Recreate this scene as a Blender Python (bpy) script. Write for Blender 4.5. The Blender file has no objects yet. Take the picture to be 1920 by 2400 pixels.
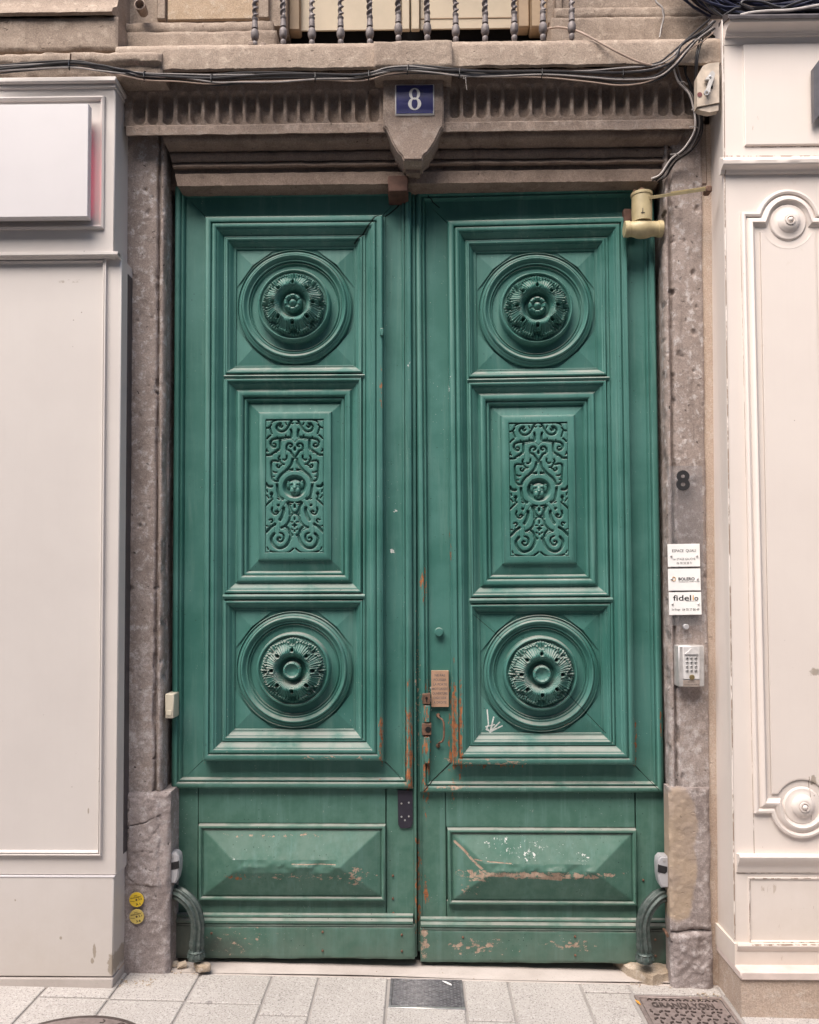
import bpy, bmesh, math, random
import numpy as np
from mathutils import Vector, Matrix, Euler
R = math.radians
random.seed(7); rng = np.random.default_rng(7)
sc = bpy.context.scene

# ------------------------------------------------------------------ camera
F, CAM_D, CAM_H = 1900.0, 3.486, 1.6          # focal length in photo pixels, distance to the door, eye height
YAW, PITCH, ROLL = 0.016, 0.030, 0.0024
CX = 983 - F*math.tan(YAW); CY = 1380 - F*math.tan(PITCH)
cam_rot = (Matrix.Rotation(YAW, 3, 'Z') @ Matrix.Rotation(R(90)+PITCH, 3, 'X') @ Matrix.Rotation(-ROLL, 3, 'Z'))
camd = bpy.data.cameras.new('camera'); cam = bpy.data.objects.new('camera', camd)
sc.collection.objects.link(cam); sc.camera = cam
cam.location = (0, -CAM_D, CAM_H); cam.rotation_euler = cam_rot.to_euler()
camd.sensor_fit = 'VERTICAL'; camd.sensor_height = 24; camd.sensor_width = 24
camd.lens = F/2400*24
camd.shift_x = (960-CX)/2400; camd.shift_y = (CY-1200)/2400
camd.clip_start = 0.05; camd.clip_end = 400

# ------------------------------------------------------------------ light
world = bpy.data.worlds.new("World"); sc.world = world; world.use_nodes = True
wn = world.node_tree.nodes; wn.clear()
SUN_EL, SUN_AZ = R(55), R(208)                 # azimuth measured from +Y (into the wall), clockwise: behind the viewer, a little left
sky = wn.new('ShaderNodeTexSky'); sky.sky_type = 'NISHITA'; sky.sun_disc = False
sky.sun_elevation = SUN_EL; sky.sun_rotation = SUN_AZ; sky.air_density = 1.0; sky.dust_density = 3.0; sky.ozone_density = 1.0
bg = wn.new('ShaderNodeBackground'); bg.inputs['Strength'].default_value = 0.06
wo = wn.new('ShaderNodeOutputWorld')
world.node_tree.links.new(sky.outputs[0], bg.inputs[0]); world.node_tree.links.new(bg.outputs[0], wo.inputs[0])
sund = bpy.data.lights.new('sun', 'SUN'); sun = bpy.data.objects.new('sun', sund); sc.collection.objects.link(sun)
sund.energy = 1.5; sund.angle = R(50); sund.color = (1.0, 0.915, 0.83)
sdir = Vector((math.sin(SUN_AZ)*math.cos(SUN_EL), math.cos(SUN_AZ)*math.cos(SUN_EL), math.sin(SUN_EL)))
sun.location = sdir*20; sun.rotation_euler = sdir.to_track_quat('Z', 'Y').to_euler()
sc.view_settings.view_transform = 'Standard'; sc.view_settings.look = 'None'
sc.view_settings.exposure = 2.24; sc.view_settings.gamma = 1; sc.view_settings.use_curve_mapping = False

# ------------------------------------------------------------------ measuring: a photo pixel at a given depth Y (door face = 0) or on the ground
_r, _u, _f = cam_rot.col[0], cam_rot.col[1], -cam_rot.col[2]
SLOPE = -0.019
def ray(px, py): return _r*((px-CX)/F) - _u*((py-CY)/F) + _f
def P(px, py, Y=0.0):
    d = ray(px, py); t = (Y+CAM_D)/d.y
    return Vector((d.x*t, Y, CAM_H+d.z*t))
def Gd(px, py, z0=0.0):
    d = ray(px, py); t = (z0-CAM_H)/(d.z-SLOPE*d.x)
    return Vector((d.x*t, -CAM_D+d.y*t, CAM_H+d.z*t))
def X(px, Y=0.0, py=1300): return P(px, py, Y).x
def Z(py, Y=0.0, px=960): return P(px, py, Y).z
def gz(x): return SLOPE*x

# ------------------------------------------------------------------ objects and names
def tag(o, label=None, cat=None, group=None, kind=None):
    if label: o['label'] = label
    if cat: o['category'] = cat
    if group: o['group'] = group
    if kind: o['kind'] = kind
    return o
def thing(name, label, cat, loc=(0, 0, 0), group=None):
    o = bpy.data.objects.new(name, None); sc.collection.objects.link(o); o.location = loc
    o.empty_display_size = 0.1
    return tag(o, label, cat, group)
def wmat(o):
    m = o.matrix_basis.copy()
    while o.parent: o = o.parent; m = o.matrix_basis @ m
    return m

class MB:
    """collects vertices and faces, then links them as one mesh object"""
    def __init__(s): s.v = []; s.f = []
    def add(s, vs, fs):
        n = len(s.v); s.v += [tuple(v) for v in vs]; s.f += [tuple(i+n for i in f) for f in fs]; return s
    def box(s, x0, x1, y0, y1, z0, z1, b=0.0):
        if x0 > x1: x0, x1 = x1, x0
        if y0 > y1: y0, y1 = y1, y0
        if z0 > z1: z0, z1 = z1, z0
        if b <= 0:
            vs = [(x, y, z) for x in (x0, x1) for y in (y0, y1) for z in (z0, z1)]
            return s.add(vs, [(0,1,3,2),(4,6,7,5),(0,4,5,1),(2,3,7,6),(0,2,6,4),(1,5,7,3)])
        b = min(b, (x1-x0)*.45, (y1-y0)*.45, (z1-z0)*.45)
        vs = []; L = [(x0, x1), (y0, y1), (z0, z1)]; idx = {}
        for i in (0, 1):
            for j in (0, 1):
                for k in (0, 1):
                    c = [L[0][i], L[1][j], L[2][k]]; sg = [1 if q == 0 else -1 for q in (i, j, k)]
                    for a in range(3):
                        p = [c[q] + (0 if q == a else sg[q]*b) for q in range(3)]
                        idx[(i, j, k, a)] = len(vs); vs.append(p)
        fs = []
        for a in range(3):
            o = [q for q in range(3) if q != a]
            for e in (0, 1):
                f = []
                for (m, n) in ((0, 0), (1, 0), (1, 1), (0, 1)):
                    t = [0, 0, 0]; t[a] = e; t[o[0]] = m; t[o[1]] = n; f.append(idx[(*t, a)])
                fs.append(f)
            for m in (0, 1):
                for n in (0, 1):
                    q0 = [0]*3; q1 = [0]*3; q0[a] = 0; q1[a] = 1
                    q0[o[0]] = q1[o[0]] = m; q0[o[1]] = q1[o[1]] = n
                    fs.append([idx[(*q0, o[0])], idx[(*q1, o[0])], idx[(*q1, o[1])], idx[(*q0, o[1])]])
        for i in (0, 1):
            for j in (0, 1):
                for k in (0, 1): fs.append([idx[(i, j, k, a)] for a in range(3)])
        return s.add(vs, fs)
    def grid(s, pts):
        pts = np.asarray(pts); a, b = pts.shape[:2]; n = len(s.v)
        s.v += [tuple(p) for p in pts.reshape(-1, 3).tolist()]
        i = (np.arange(a-1)[:, None]*b + np.arange(b-1)[None, :]).ravel() + n
        s.f += [tuple(q) for q in np.stack([i, i+1, i+b+1, i+b], 1).tolist()]
        return s
    def frame(s, x0, x1, z0, z1, prof):
        """mitred rectangular moulding; prof = [(inset, Y), ...]"""
        loops = [[(x0+d, y, z0+d), (x1-d, y, z0+d), (x1-d, y, z1-d), (x0+d, y, z1-d)] for d, y in prof]
        vs = [p for l in loops for p in l]; fs = []
        for i in range(len(loops)-1):
            for j in range(4):
                k = (j+1) % 4; fs.append((4*i+j, 4*i+k, 4*i+4+k, 4*i+4+j))
        return s.add(vs, fs)
    def lathe(s, cx, cz, prof, n=64, a0=0, a1=None, cap=False):
        """ring moulding about a Y axis; prof = [(radius, Y), ...]"""
        full = a1 is None; a1 = 2*math.pi if full else a1
        m = n if full else n+1; vs = []; fs = []
        for r, y in prof:
            for j in range(m):
                a = a0+(a1-a0)*j/n; vs.append((cx+r*math.cos(a), y, cz+r*math.sin(a)))
        for i in range(len(prof)-1):
            for j in range(n):
                k = (j+1) % m; fs.append((i*m+j, i*m+k, (i+1)*m+k, (i+1)*m+j))
        if cap: fs.append(tuple(range((len(prof)-1)*m, len(prof)*m)))
        return s.add(vs, fs)
    def turn(s, cx, cy, prof, n=24, sx=1, sy=1):
        """vertical lathe; prof = [(radius, z)]"""
        vs = [(cx+sx*r*math.cos(2*math.pi*j/n), cy+sy*r*math.sin(2*math.pi*j/n), z) for r, z in prof for j in range(n)]
        fs = [(i*n+j, i*n+(j+1) % n, (i+1)*n+(j+1) % n, (i+1)*n+j) for i in range(len(prof)-1) for j in range(n)]
        fs += [tuple(range(n)), tuple(range((len(prof)-1)*n, len(prof)*n))]
        return s.add(vs, fs)
    def tube(s, path, r, n=8, rib=0, amp=0.0, cap=True, radii=None):
        path = [Vector(p) for p in path]; m = len(path); vs = []; fs = []
        up = Vector((0.13, -1, 0.21)).normalized()
        for i, p in enumerate(path):
            t = (path[min(i+1, m-1)]-path[max(i-1, 0)]).normalized()
            a = up - t*up.dot(t); a.normalize(); b = t.cross(a); up = a
            rr = radii[i] if radii else r
            for j in range(n):
                th = 2*math.pi*j/n; q = rr*(1+amp*math.cos(rib*th))
                vs.append(p + a*(q*math.cos(th)) + b*(q*math.sin(th)))
        for i in range(m-1):
            for j in range(n):
                k = (j+1) % n; fs.append((i*n+j, i*n+k, (i+1)*n+k, (i+1)*n+j))
        if cap: fs += [tuple(range(n)), tuple(range((m-1)*n, m*n))]
        return s.add(vs, fs)
    def prism(s, poly, y0, y1):
        """polygon in x,z pushed from y0 to y1"""
        n = len(poly); vs = [(x, y0, z) for x, z in poly] + [(x, y1, z) for x, z in poly]
        fs = [tuple(range(n)), tuple(range(n, 2*n))] + [(i, (i+1) % n, n+(i+1) % n, n+i) for i in range(n)]
        return s.add(vs, fs)
    def prism_x(s, poly, x0, x1):
        """polygon in y,z pushed along x"""
        n = len(poly); vs = [(x0, y, z) for y, z in poly] + [(x1, y, z) for y, z in poly]
        fs = [tuple(range(n)), tuple(range(n, 2*n))] + [(i, (i+1) % n, n+(i+1) % n, n+i) for i in range(n)]
        return s.add(vs, fs)
    def prism_z(s, poly, z0, z1):
        n = len(poly); vs = [(x, y, z0) for x, y in poly] + [(x, y, z1) for x, y in poly]
        fs = [tuple(range(n)), tuple(range(n, 2*n))] + [(i, (i+1) % n, n+(i+1) % n, n+i) for i in range(n)]
        return s.add(vs, fs)
    def mesh(s, name, mat, M=None, smooth=True, angle=38, recalc=True):
        me = bpy.data.meshes.new(name); me.from_pydata(s.v, [], s.f)
        if recalc and len(s.f) < 60000:
            bm = bmesh.new(); bm.from_mesh(me); bmesh.ops.recalc_face_normals(bm, faces=bm.faces); bm.to_mesh(me); bm.free()
        if M is not None: me.transform(M)
        if smooth:
            me.polygons.foreach_set('use_smooth', [True]*len(me.polygons))
            me.set_sharp_from_angle(angle=R(angle))
        me.update(); me.materials.append(mat); return me
    def build(s, name, mat, parent=None, smooth=True, angle=38, label=None, cat=None, group=None, kind=None, recalc=True):
        if parent is not None:
            me = s.mesh(name, mat, wmat(parent).inverted(), smooth, angle, recalc); loc = (0, 0, 0)
        else:
            a = np.array(s.v); lo, hi = a.min(0), a.max(0); loc = ((lo[0]+hi[0])/2, (lo[1]+hi[1])/2, lo[2])
            me = s.mesh(name, mat, Matrix.Translation(-Vector(loc)), smooth, angle, recalc)
        o = bpy.data.objects.new(name, me); sc.collection.objects.link(o); o.parent = parent; o.location = loc
        return tag(o, label, cat, group, kind)

def children(o): return [c for c in sc.collection.objects if c.parent is o]
def copy_tree(o, parent=None):
    c = o.copy(); sc.collection.objects.link(c); c.parent = parent
    for ch in children(o): copy_tree(ch, c)
    return c

# ------------------------------------------------------------------ numeric helpers
_perm = rng.random((64, 64, 64)).astype(np.float32)
def vnoise(p):
    i = np.floor(p).astype(int); f = p-i; f = f*f*(3-2*f); r = 0
    for a in (0, 1):
        for b in (0, 1):
            for c in (0, 1):
                w = (f[..., 0] if a else 1-f[..., 0])*(f[..., 1] if b else 1-f[..., 1])*(f[..., 2] if c else 1-f[..., 2])
                r = r + w*_perm[(i[..., 0]+a) % 64, (i[..., 1]+b) % 64, (i[..., 2]+c) % 64]
    return r
def fbm(p, sc_, oct=4):
    p = np.asarray(p)*sc_; r = 0; a = .5; t = 0
    for _ in range(oct): r = r+a*(vnoise(p)-.5)*2; t += a; p = p*2.03+17.3; a *= .5
    return r/t
def smooth(a, b, x):
    t = np.clip((x-a)/(b-a), 0, 1); return t*t*(3-2*t)
def polydist(px, pz, line):
    d = np.full(px.shape, 1e9)
    for (x0, z0), (x1, z1) in zip(line[:-1], line[1:]):
        dx, dz = x1-x0, z1-z0; L = dx*dx+dz*dz+1e-12
        t = np.clip(((px-x0)*dx+(pz-z0)*dz)/L, 0, 1)
        d = np.minimum(d, np.hypot(px-x0-t*dx, pz-z0-t*dz))
    return d
def curve(pts, n=6):
    """Catmull-Rom through points of any dimension"""
    pts = [np.array(p, float) for p in pts]; q = [2*pts[0]-pts[1]]+pts+[2*pts[-1]-pts[-2]]; out = []
    for i in range(1, len(q)-2):
        for k in range(n):
            t = k/n; a, b, c, d = q[i-1:i+3]
            out.append(.5*((2*b)+(-a+c)*t+(2*a-5*b+4*c-d)*t*t+(-a+3*b-3*c+d)*t**3))
    out.append(pts[-1]); return [tuple(o) for o in out]
def seg(kind, x0, y0, x1, y1, n=6, h=0.0):
    """profile piece from (x0,y0) to (x1,y1), end point left out"""
    o = []
    for i in range(n):
        t = i/n
        if kind == 'line': a, b = t, t
        elif kind == 'cyma': a, b = t, t*t*(3-2*t)
        elif kind == 'ovolo': a, b = 1-math.cos(t*math.pi/2), math.sin(t*math.pi/2)
        elif kind == 'cove': a, b = math.sin(t*math.pi/2), 1-math.cos(t*math.pi/2)
        elif kind == 'bead': a, b = .5-.5*math.cos(t*math.pi), t
        x = x0+(x1-x0)*a; y = y0+(y1-y0)*b
        if kind == 'bead': y += h*math.sin(t*math.pi)
        o.append((x, y))
        if kind == 'line': break
    return o

def text_mb(body, width, thick=0.001, bold=0.0, height=None, space=1.0):
    """lettering as a flat MB centred on the origin in x,z, front at y = 0"""
    cu = bpy.data.curves.new('t', 'FONT'); cu.body = body; cu.size = 1; cu.extrude = 0.0; cu.offset = bold
    cu.align_x = 'CENTER'; cu.space_character = space; cu.resolution_u = 4
    ob = bpy.data.objects.new('t', cu); sc.collection.objects.link(ob)
    dg = bpy.context.evaluated_depsgraph_get(); me = bpy.data.meshes.new_from_object(ob.evaluated_get(dg))
    v = np.array([tuple(q.co) for q in me.vertices]); fs = [tuple(p.vertices) for p in me.polygons]
    bpy.data.objects.remove(ob); bpy.data.curves.remove(cu); bpy.data.meshes.remove(me)
    lo, hi = v.min(0), v.max(0); k = width/(hi[0]-lo[0]); kz = k if height is None else height/(hi[1]-lo[1])
    x = (v[:, 0]-(lo[0]+hi[0])/2)*k; z = (v[:, 1]-(lo[1]+hi[1])/2)*kz
    return np.stack([x, np.zeros(len(x)), z], 1), fs
def put_text(mb, body, c, width, bold=0.0, height=None, M=None, space=1.0):
    v, fs = text_mb(body, width, bold=bold, height=height, space=space)
    pts = [Vector(p) for p in v]
    if M is not None: pts = [M @ p for p in pts]
    mb.add([p+Vector(c) for p in pts], fs); return mb

# ------------------------------------------------------------------ materials
class NT:
    def __init__(s, name):
        s.m = bpy.data.materials.new(name); s.m.use_nodes = True; s.n = s.m.node_tree.nodes; s.l = s.m.node_tree.links
        s.n.clear(); s.out = s.n.new('ShaderNodeOutputMaterial'); s.b = s.n.new('ShaderNodeBsdfPrincipled')
        s.l.new(s.b.outputs[0], s.out.inputs[0]); s.geo = s.n.new('ShaderNodeNewGeometry'); s.pos = s.geo.outputs['Position']
        s._xyz = None
    def put(s, sock, v):
        if isinstance(v, (int, float)): sock.default_value = v
        elif isinstance(v, (tuple, list)): sock.default_value = tuple(v)+((1,) if len(v) == 3 and len(sock.default_value) == 4 else ())
        else: s.l.new(v, sock)
    def math(s, op, a, b=0.0, c=None):
        n = s.n.new('ShaderNodeMath'); n.operation = op; s.put(n.inputs[0], a); s.put(n.inputs[1], b)
        if c is not None: s.put(n.inputs[2], c)
        return n.outputs[0]
    def scale(s, v):
        n = s.n.new('ShaderNodeVectorMath'); n.operation = 'MULTIPLY'; s.l.new(s.pos, n.inputs[0]); n.inputs[1].default_value = v; return n.outputs[0]
    def noise(s, scale, detail=4, rough=.55, vec=None, dist=0.0):
        n = s.n.new('ShaderNodeTexNoise'); n.inputs['Scale'].default_value = scale; n.inputs['Detail'].default_value = detail
        n.inputs['Roughness'].default_value = rough; n.inputs['Distortion'].default_value = dist
        s.l.new(vec if vec is not None else s.pos, n.inputs['Vector']); return n.outputs['Fac']
    def voro(s, scale, feat='F1', vec=None, out='Distance', rnd=1.0):
        n = s.n.new('ShaderNodeTexVoronoi'); n.feature = feat; n.inputs['Scale'].default_value = scale; n.inputs['Randomness'].default_value = rnd
        s.l.new(vec if vec is not None else s.pos, n.inputs['Vector']); return n.outputs[out]
    def ramp(s, f, a, b):
        n = s.n.new('ShaderNodeMapRange'); n.interpolation_type = 'SMOOTHSTEP'; s.put(n.inputs['Value'], f)
        n.inputs['From Min'].default_value = a; n.inputs['From Max'].default_value = b; return n.outputs[0]
    def mix(s, f, a, b, blend='MIX'):
        n = s.n.new('ShaderNodeMix'); n.data_type = 'RGBA'; n.blend_type = blend
        s.put(n.inputs[0], f); s.put(n.inputs[6], a); s.put(n.inputs[7], b); return n.outputs[2]
    def xyz(s):
        if s._xyz is None:
            n = s.n.new('ShaderNodeSeparateXYZ'); s.l.new(s.pos, n.inputs[0]); s._xyz = n.outputs
        return s._xyz
    def zone(s, px, py, rx, ry, Y=0.0):
        """1 in the middle of an ellipse on the wall, 0 outside; given in photo pixels"""
        c = P(px, py, Y); x, _, z = s.xyz(); k = 1/545
        a = s.math('MULTIPLY', s.math('SUBTRACT', x, c.x), 1/(rx*k)); b = s.math('MULTIPLY', s.math('SUBTRACT', z, c.z), 1/(ry*k))
        q = s.math('ADD', s.math('MULTIPLY', a, a), s.math('MULTIPLY', b, b))
        return s.math('MAXIMUM', s.math('SUBTRACT', 1.0, q), 0.0)
    def zones(s, lst):
        r = None
        for z in lst:
            v = s.math('MULTIPLY', s.zone(*z[:4], *(z[5:6])), z[4] if len(z) > 4 else 1.0); r = v if r is None else s.math('MAXIMUM', r, v)
        return r
    def line(s, pts, w):
        """1 on a thin line given in photo pixels"""
        x, _, z = s.xyz(); r = None
        for (a, b) in zip(pts[:-1], pts[1:]):
            A, B = P(*a), P(*b); dx, dz = B.x-A.x, B.z-A.z; L = dx*dx+dz*dz
            ux = s.math('SUBTRACT', x, A.x); uz = s.math('SUBTRACT', z, A.z)
            t = s.math('MULTIPLY', s.math('ADD', s.math('MULTIPLY', ux, dx), s.math('MULTIPLY', uz, dz)), 1/L)
            t = s.math('MINIMUM', s.math('MAXIMUM', t, 0.0), 1.0)
            ex = s.math('SUBTRACT', ux, s.math('MULTIPLY', t, dx)); ez = s.math('SUBTRACT', uz, s.math('MULTIPLY', t, dz))
            d = s.math('SQRT', s.math('ADD', s.math('MULTIPLY', ex, ex), s.math('MULTIPLY', ez, ez)))
            m = s.ramp(d, w, w*.5); r = m if r is None else s.math('MAXIMUM', r, m)
        return r
    def bump(s, h, strength=.3, dist=.002, prev=None):
        n = s.n.new('ShaderNodeBump'); n.inputs['Strength'].default_value = strength; n.inputs['Distance'].default_value = dist
        s.put(n.inputs['Height'], h)
        if prev is not None: s.l.new(prev, n.inputs['Normal'])
        return n.outputs[0]
    def done(s, col, rough=.6, normal=None, metal=0.0, spec=.35):
        s.put(s.b.inputs['Base Color'], col); s.put(s.b.inputs['Roughness'], rough); s.put(s.b.inputs['Metallic'], metal)
        s.b.inputs['Specular IOR Level'].default_value = spec
        if normal is not None: s.l.new(normal, s.b.inputs['Normal'])
        return s.m

def plain(name, col, rough=.5, metal=0.0, var=.15, scale=30, bump=.1, spec=.4):
    t = NT(name); f = t.noise(scale, 5)
    c = t.mix(t.ramp(f, .25, .75), tuple(q*(1-var) for q in col), tuple(min(1, q*(1+var)) for q in col))
    return t.done(c, rough, t.bump(t.noise(scale*8, 3), bump, .001), metal, spec)

def stone(name, a, b, dark, light, pits=.5, big=1.0, stain=.4, wash=False):
    t = NT(name)
    n1 = t.noise(4*big, 7, .62); n2 = t.noise(26, 8, .72); n3 = t.noise(190, 5, .7)
    c = t.mix(t.ramp(n1, .3, .7), a, b)
    c = t.mix(t.math('MULTIPLY', t.ramp(n2, .50, .64), .72), c, light)
    c = t.mix(t.math('MULTIPLY', t.ramp(t.noise(7, 8, .7, dist=.6), .55, .75), stain), c, dark)
    if wash:      # worn limewash and salts rising from the foot of the wall
        z = t.xyz()[2]; k = t.ramp(t.math('ADD', z, t.math('MULTIPLY', t.math('SUBTRACT', t.noise(3.2, 6, .7), .5), 2.4)), 1.9, .7)
        c = t.mix(t.math('MULTIPLY', t.math('MULTIPLY', k, .85), t.ramp(t.noise(9, 8, .75, dist=.4), .38, .58)), c, t.mix(t.ramp(t.noise(30, 7, .75), .4, .6), (.25, .215, .205), (.47, .43, .42)))
    streak = t.noise(1, 5, .6, t.scale((26, 26, 2.2)))
    c = t.mix(t.math('MULTIPLY', t.ramp(streak, .56, .74), stain*.7), c, dark)
    wv = t.n.new('ShaderNodeTexNoise'); wv.inputs['Scale'].default_value = 30; wv.inputs['Detail'].default_value = 4; t.l.new(t.pos, wv.inputs['Vector'])
    va = t.n.new('ShaderNodeVectorMath'); va.operation = 'MULTIPLY_ADD'; t.l.new(wv.outputs['Color'], va.inputs[0]); va.inputs[1].default_value = (.05, .05, .05); t.l.new(t.pos, va.inputs[2])
    v = t.voro(30, vec=va.outputs[0]); pm = t.math('MULTIPLY', t.ramp(v, .17, .09), t.ramp(t.noise(11, 3), .5, .62))
    c = t.mix(t.math('MULTIPLY', pm, pits), c, tuple(q*.35 for q in dark))
    c = t.mix(.26, c, t.mix(t.ramp(n3, .25, .75), (0, 0, 0), (1, 1, 1)), 'OVERLAY')
    h = t.math('ADD', t.math('ADD', t.math('MULTIPLY', n2, .8), t.math('MULTIPLY', n3, .25)), t.math('MULTIPLY', pm, -1.0*pits))
    return t.done(c, .92, t.bump(h, .85, .007), spec=.15)

M = {}
def ochre_plinth():
    m = stone('plinth_stone_with_ochre_patch', (.225, .188, .178), (.32, .275, .26), (.10, .083, .077), (.46, .42, .41), .8)
    t = NT.__new__(NT); t.m = m; t.n = m.node_tree.nodes; t.l = m.node_tree.links; t._xyz = None
    t.b = [q for q in t.n if q.type == 'BSDF_PRINCIPLED'][0]; t.geo = [q for q in t.n if q.type == 'NEW_GEOMETRY'][0]; t.pos = t.geo.outputs['Position']
    old = t.b.inputs['Base Color'].links[0].from_socket; n = t.noise(17, 7, .7); n2 = t.noise(5, 6, .6)
    z = t.zones([(1592, 1935, 46, 95, 1.3, -.13), (1592, 2030, 44, 110, 1.3, -.13), (1588, 2105, 42, 60, 1.0, -.13)])
    k = t.ramp(t.math('ADD', z, t.math('MULTIPLY', t.math('SUBTRACT', n, .5), 1.1)), .10, .52)
    c = t.mix(t.ramp(n2, .35, .65), (.365, .285, .215), (.30, .24, .20)); c = t.mix(t.math('MULTIPLY', t.ramp(n, .55, .7), .35), c, (.46, .39, .33))
    t.l.new(t.mix(k, old, c), t.b.inputs['Base Color']); return m
M['stone'] = stone('brown_stone', (.235, .182, .15), (.31, .245, .207), (.085, .062, .05), (.36, .30, .26), .6)
M['jamb'] = stone('jamb_stone', (.225, .182, .162), (.31, .258, .235), (.09, .072, .065), (.48, .445, .435), .8, stain=.75, wash=True)
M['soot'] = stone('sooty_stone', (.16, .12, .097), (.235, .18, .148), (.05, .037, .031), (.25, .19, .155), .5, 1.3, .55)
M['upper'] = stone('upper_stone', (.255, .20, .162), (.33, .265, .215), (.13, .095, .072), (.40, .33, .27), .35, .8, .3)
M['plinth'] = stone('plinth_stone', (.235, .198, .19), (.33, .285, .275), (.10, .083, .077), (.47, .43, .425), .8)
M['plinth_ochre'] = ochre_plinth()
M['facade'] = plain('pale_render', (.36, .33, .30), .9, var=.1, scale=2)
M['plaster'] = stone('ochre_plaster', (.40, .285, .185), (.46, .34, .235), (.25, .17, .12), (.50, .42, .35), .2, 1.0, .25)

def green():
    t = NT('green_paint'); x, y, z = t.xyz()
    n1 = t.noise(2.3, 7, .6); n2 = t.noise(14, 6, .65)
    grain = t.noise(1, 5, .6, t.scale((150, 60, 5))); grain2 = t.noise(1, 6, .68, t.scale((19, 19, 1.3)), dist=.35)
    teal = t.mix(t.ramp(n1, .36, .64), (.030, .122, .100), (.060, .172, .150))
    low = t.mix(t.ramp(n2, .3, .7), (.050, .126, .094), (.080, .162, .128))
    c = t.mix(t.ramp(t.math('ADD', z, t.math('MULTIPLY', n2, .4)), 1.25, .75), teal, low)
    c = t.mix(t.math('MULTIPLY', t.ramp(grain2, .48, .74), .5), c, (.12, .228, .20))
    c = t.mix(t.math('MULTIPLY', t.ramp(grain, .55, .75), .28), c, (.03, .10, .08))
    # dust that settles on ledges
    nz = t.n.new('ShaderNodeSeparateXYZ'); t.l.new(t.geo.outputs['True Normal'], nz.inputs[0])
    dust = t.math('MULTIPLY', t.ramp(nz.outputs[2], .25, .9), t.ramp(t.noise(9, 5), .25, .6))
    c = t.mix(t.math('MULTIPLY', dust, .62), c, (.36, .33, .305))
    # splashed dirt near the ground
    c = t.mix(t.math('MULTIPLY', t.ramp(t.math('ADD', z, t.math('MULTIPLY', t.noise(8, 6, .7), .5)), .62, .12), .5), c, (.115, .125, .10))
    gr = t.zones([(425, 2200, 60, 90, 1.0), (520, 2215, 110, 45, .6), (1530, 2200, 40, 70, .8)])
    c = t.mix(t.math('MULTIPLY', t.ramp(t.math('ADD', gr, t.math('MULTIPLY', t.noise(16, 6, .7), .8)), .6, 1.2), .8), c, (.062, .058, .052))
    # dark drips and specks
    sp = t.voro(42, rnd=1.0); spm = t.math('MULTIPLY', t.ramp(sp, .13, .07), t.ramp(t.noise(5, 3), .50, .6))
    c = t.mix(t.math('MULTIPLY', spm, .75), c, (.012, .03, .025))
    lt = t.math('MULTIPLY', t.ramp(t.voro(57), .09, .045), t.ramp(t.noise(4.1, 3, vec=t.scale((1.3, 1, .9))), .5, .62))
    c = t.mix(t.math('MULTIPLY', lt, .8), c, (.5, .52, .5))
    # chipped paint: bare wood and old orange primer where hands, bags and cars rub
    wood = t.zones([(1270, 2042, 250, 13, .95), (1120, 2045, 75, 20, .8), (1100, 2075, 40, 40, .45), (730, 2045, 250, 14, .55), (840, 2045, 50, 34, .62), (1120, 2215, 130, 26, .60), (995, 2205, 16, 60, .9),
                    (560, 2200, 130, 60, .45), (1340, 2210, 90, 24, .62), (980, 1600, 10, 300, .55), (1150, 1783, 180, 16, .55), (800, 1772, 160, 14, .52), (650, 1955, 210, 10, .5), (1070, 1845, 60, 8, .9), (1290, 1700, 140, 12, .3)])
    prim = t.zones([(958, 1760, 16, 210, .95), (1000, 1750, 16, 220, .78), (1063, 1720, 16, 190, .95), (1079, 1720, 10, 170, .95), (1487, 1740, 9, 90, 1.0), (1545, 1700, 7, 60, .85), (994, 1375, 14, 60, .8),
                    (1058, 1290, 9, 110, .65), (894, 1740, 9, 130, .75), (893, 930, 8, 110, .52), (560, 2045, 40, 12, .9), (480, 1760, 8, 90, .55), (1150, 1795, 110, 10, .8), (980, 2060, 12, 180, .8), (1000, 2090, 12, 90, .6)])
    nw = t.noise(1, 7, .72, t.scale((34, 34, 60))); nv = t.noise(1, 7, .72, t.scale((70, 70, 22)))
    mw = t.ramp(t.math('ADD', nw, t.math('MULTIPLY', wood, .30)), .70, .735)
    mp = t.ramp(t.math('ADD', nv, t.math('MULTIPLY', prim, .262)), .69, .725)
    mw = t.math('MULTIPLY', mw, t.ramp(wood, .02, .1)); mp = t.math('MULTIPLY', mp, t.ramp(prim, .02, .1))
    dl = t.math('MULTIPLY', t.math('MAXIMUM', t.line([(1066, 1972), (1088, 1990), (1108, 2012), (1135, 2034), (1170, 2042), (1240, 2046), (1310, 2052)], .007), t.math('MAXIMUM', t.line([(1112, 2008), (1150, 2012), (1195, 2015)], .003), t.line([(690, 2013), (760, 2014), (790, 2014)], .0022))), t.ramp(t.math('ADD', nw, t.math('MULTIPLY', nv, .3)), .53, .62))
    mw = t.math('MAXIMUM', mw, dl)
    c = t.mix(mw, c, t.mix(t.ramp(nv, .4, .7), (.40, .30, .23), (.22, .15, .11)))
    c = t.mix(mp, c, t.mix(t.ramp(nw, .4, .66), (.33, .125, .05), (.15, .065, .04)))
    nick = t.math('MULTIPLY', t.ramp(t.noise(1, 6, .75, t.scale((48, 48, 30))), .675, .71), t.ramp(t.math('ADD', z, t.math('MULTIPLY', n1, .8)), 2.1, .9))
    c = t.mix(t.math('MULTIPLY', nick, .8), c, t.mix(t.ramp(n2, .45, .6), (.36, .36, .32), (.03, .055, .045)))
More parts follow.
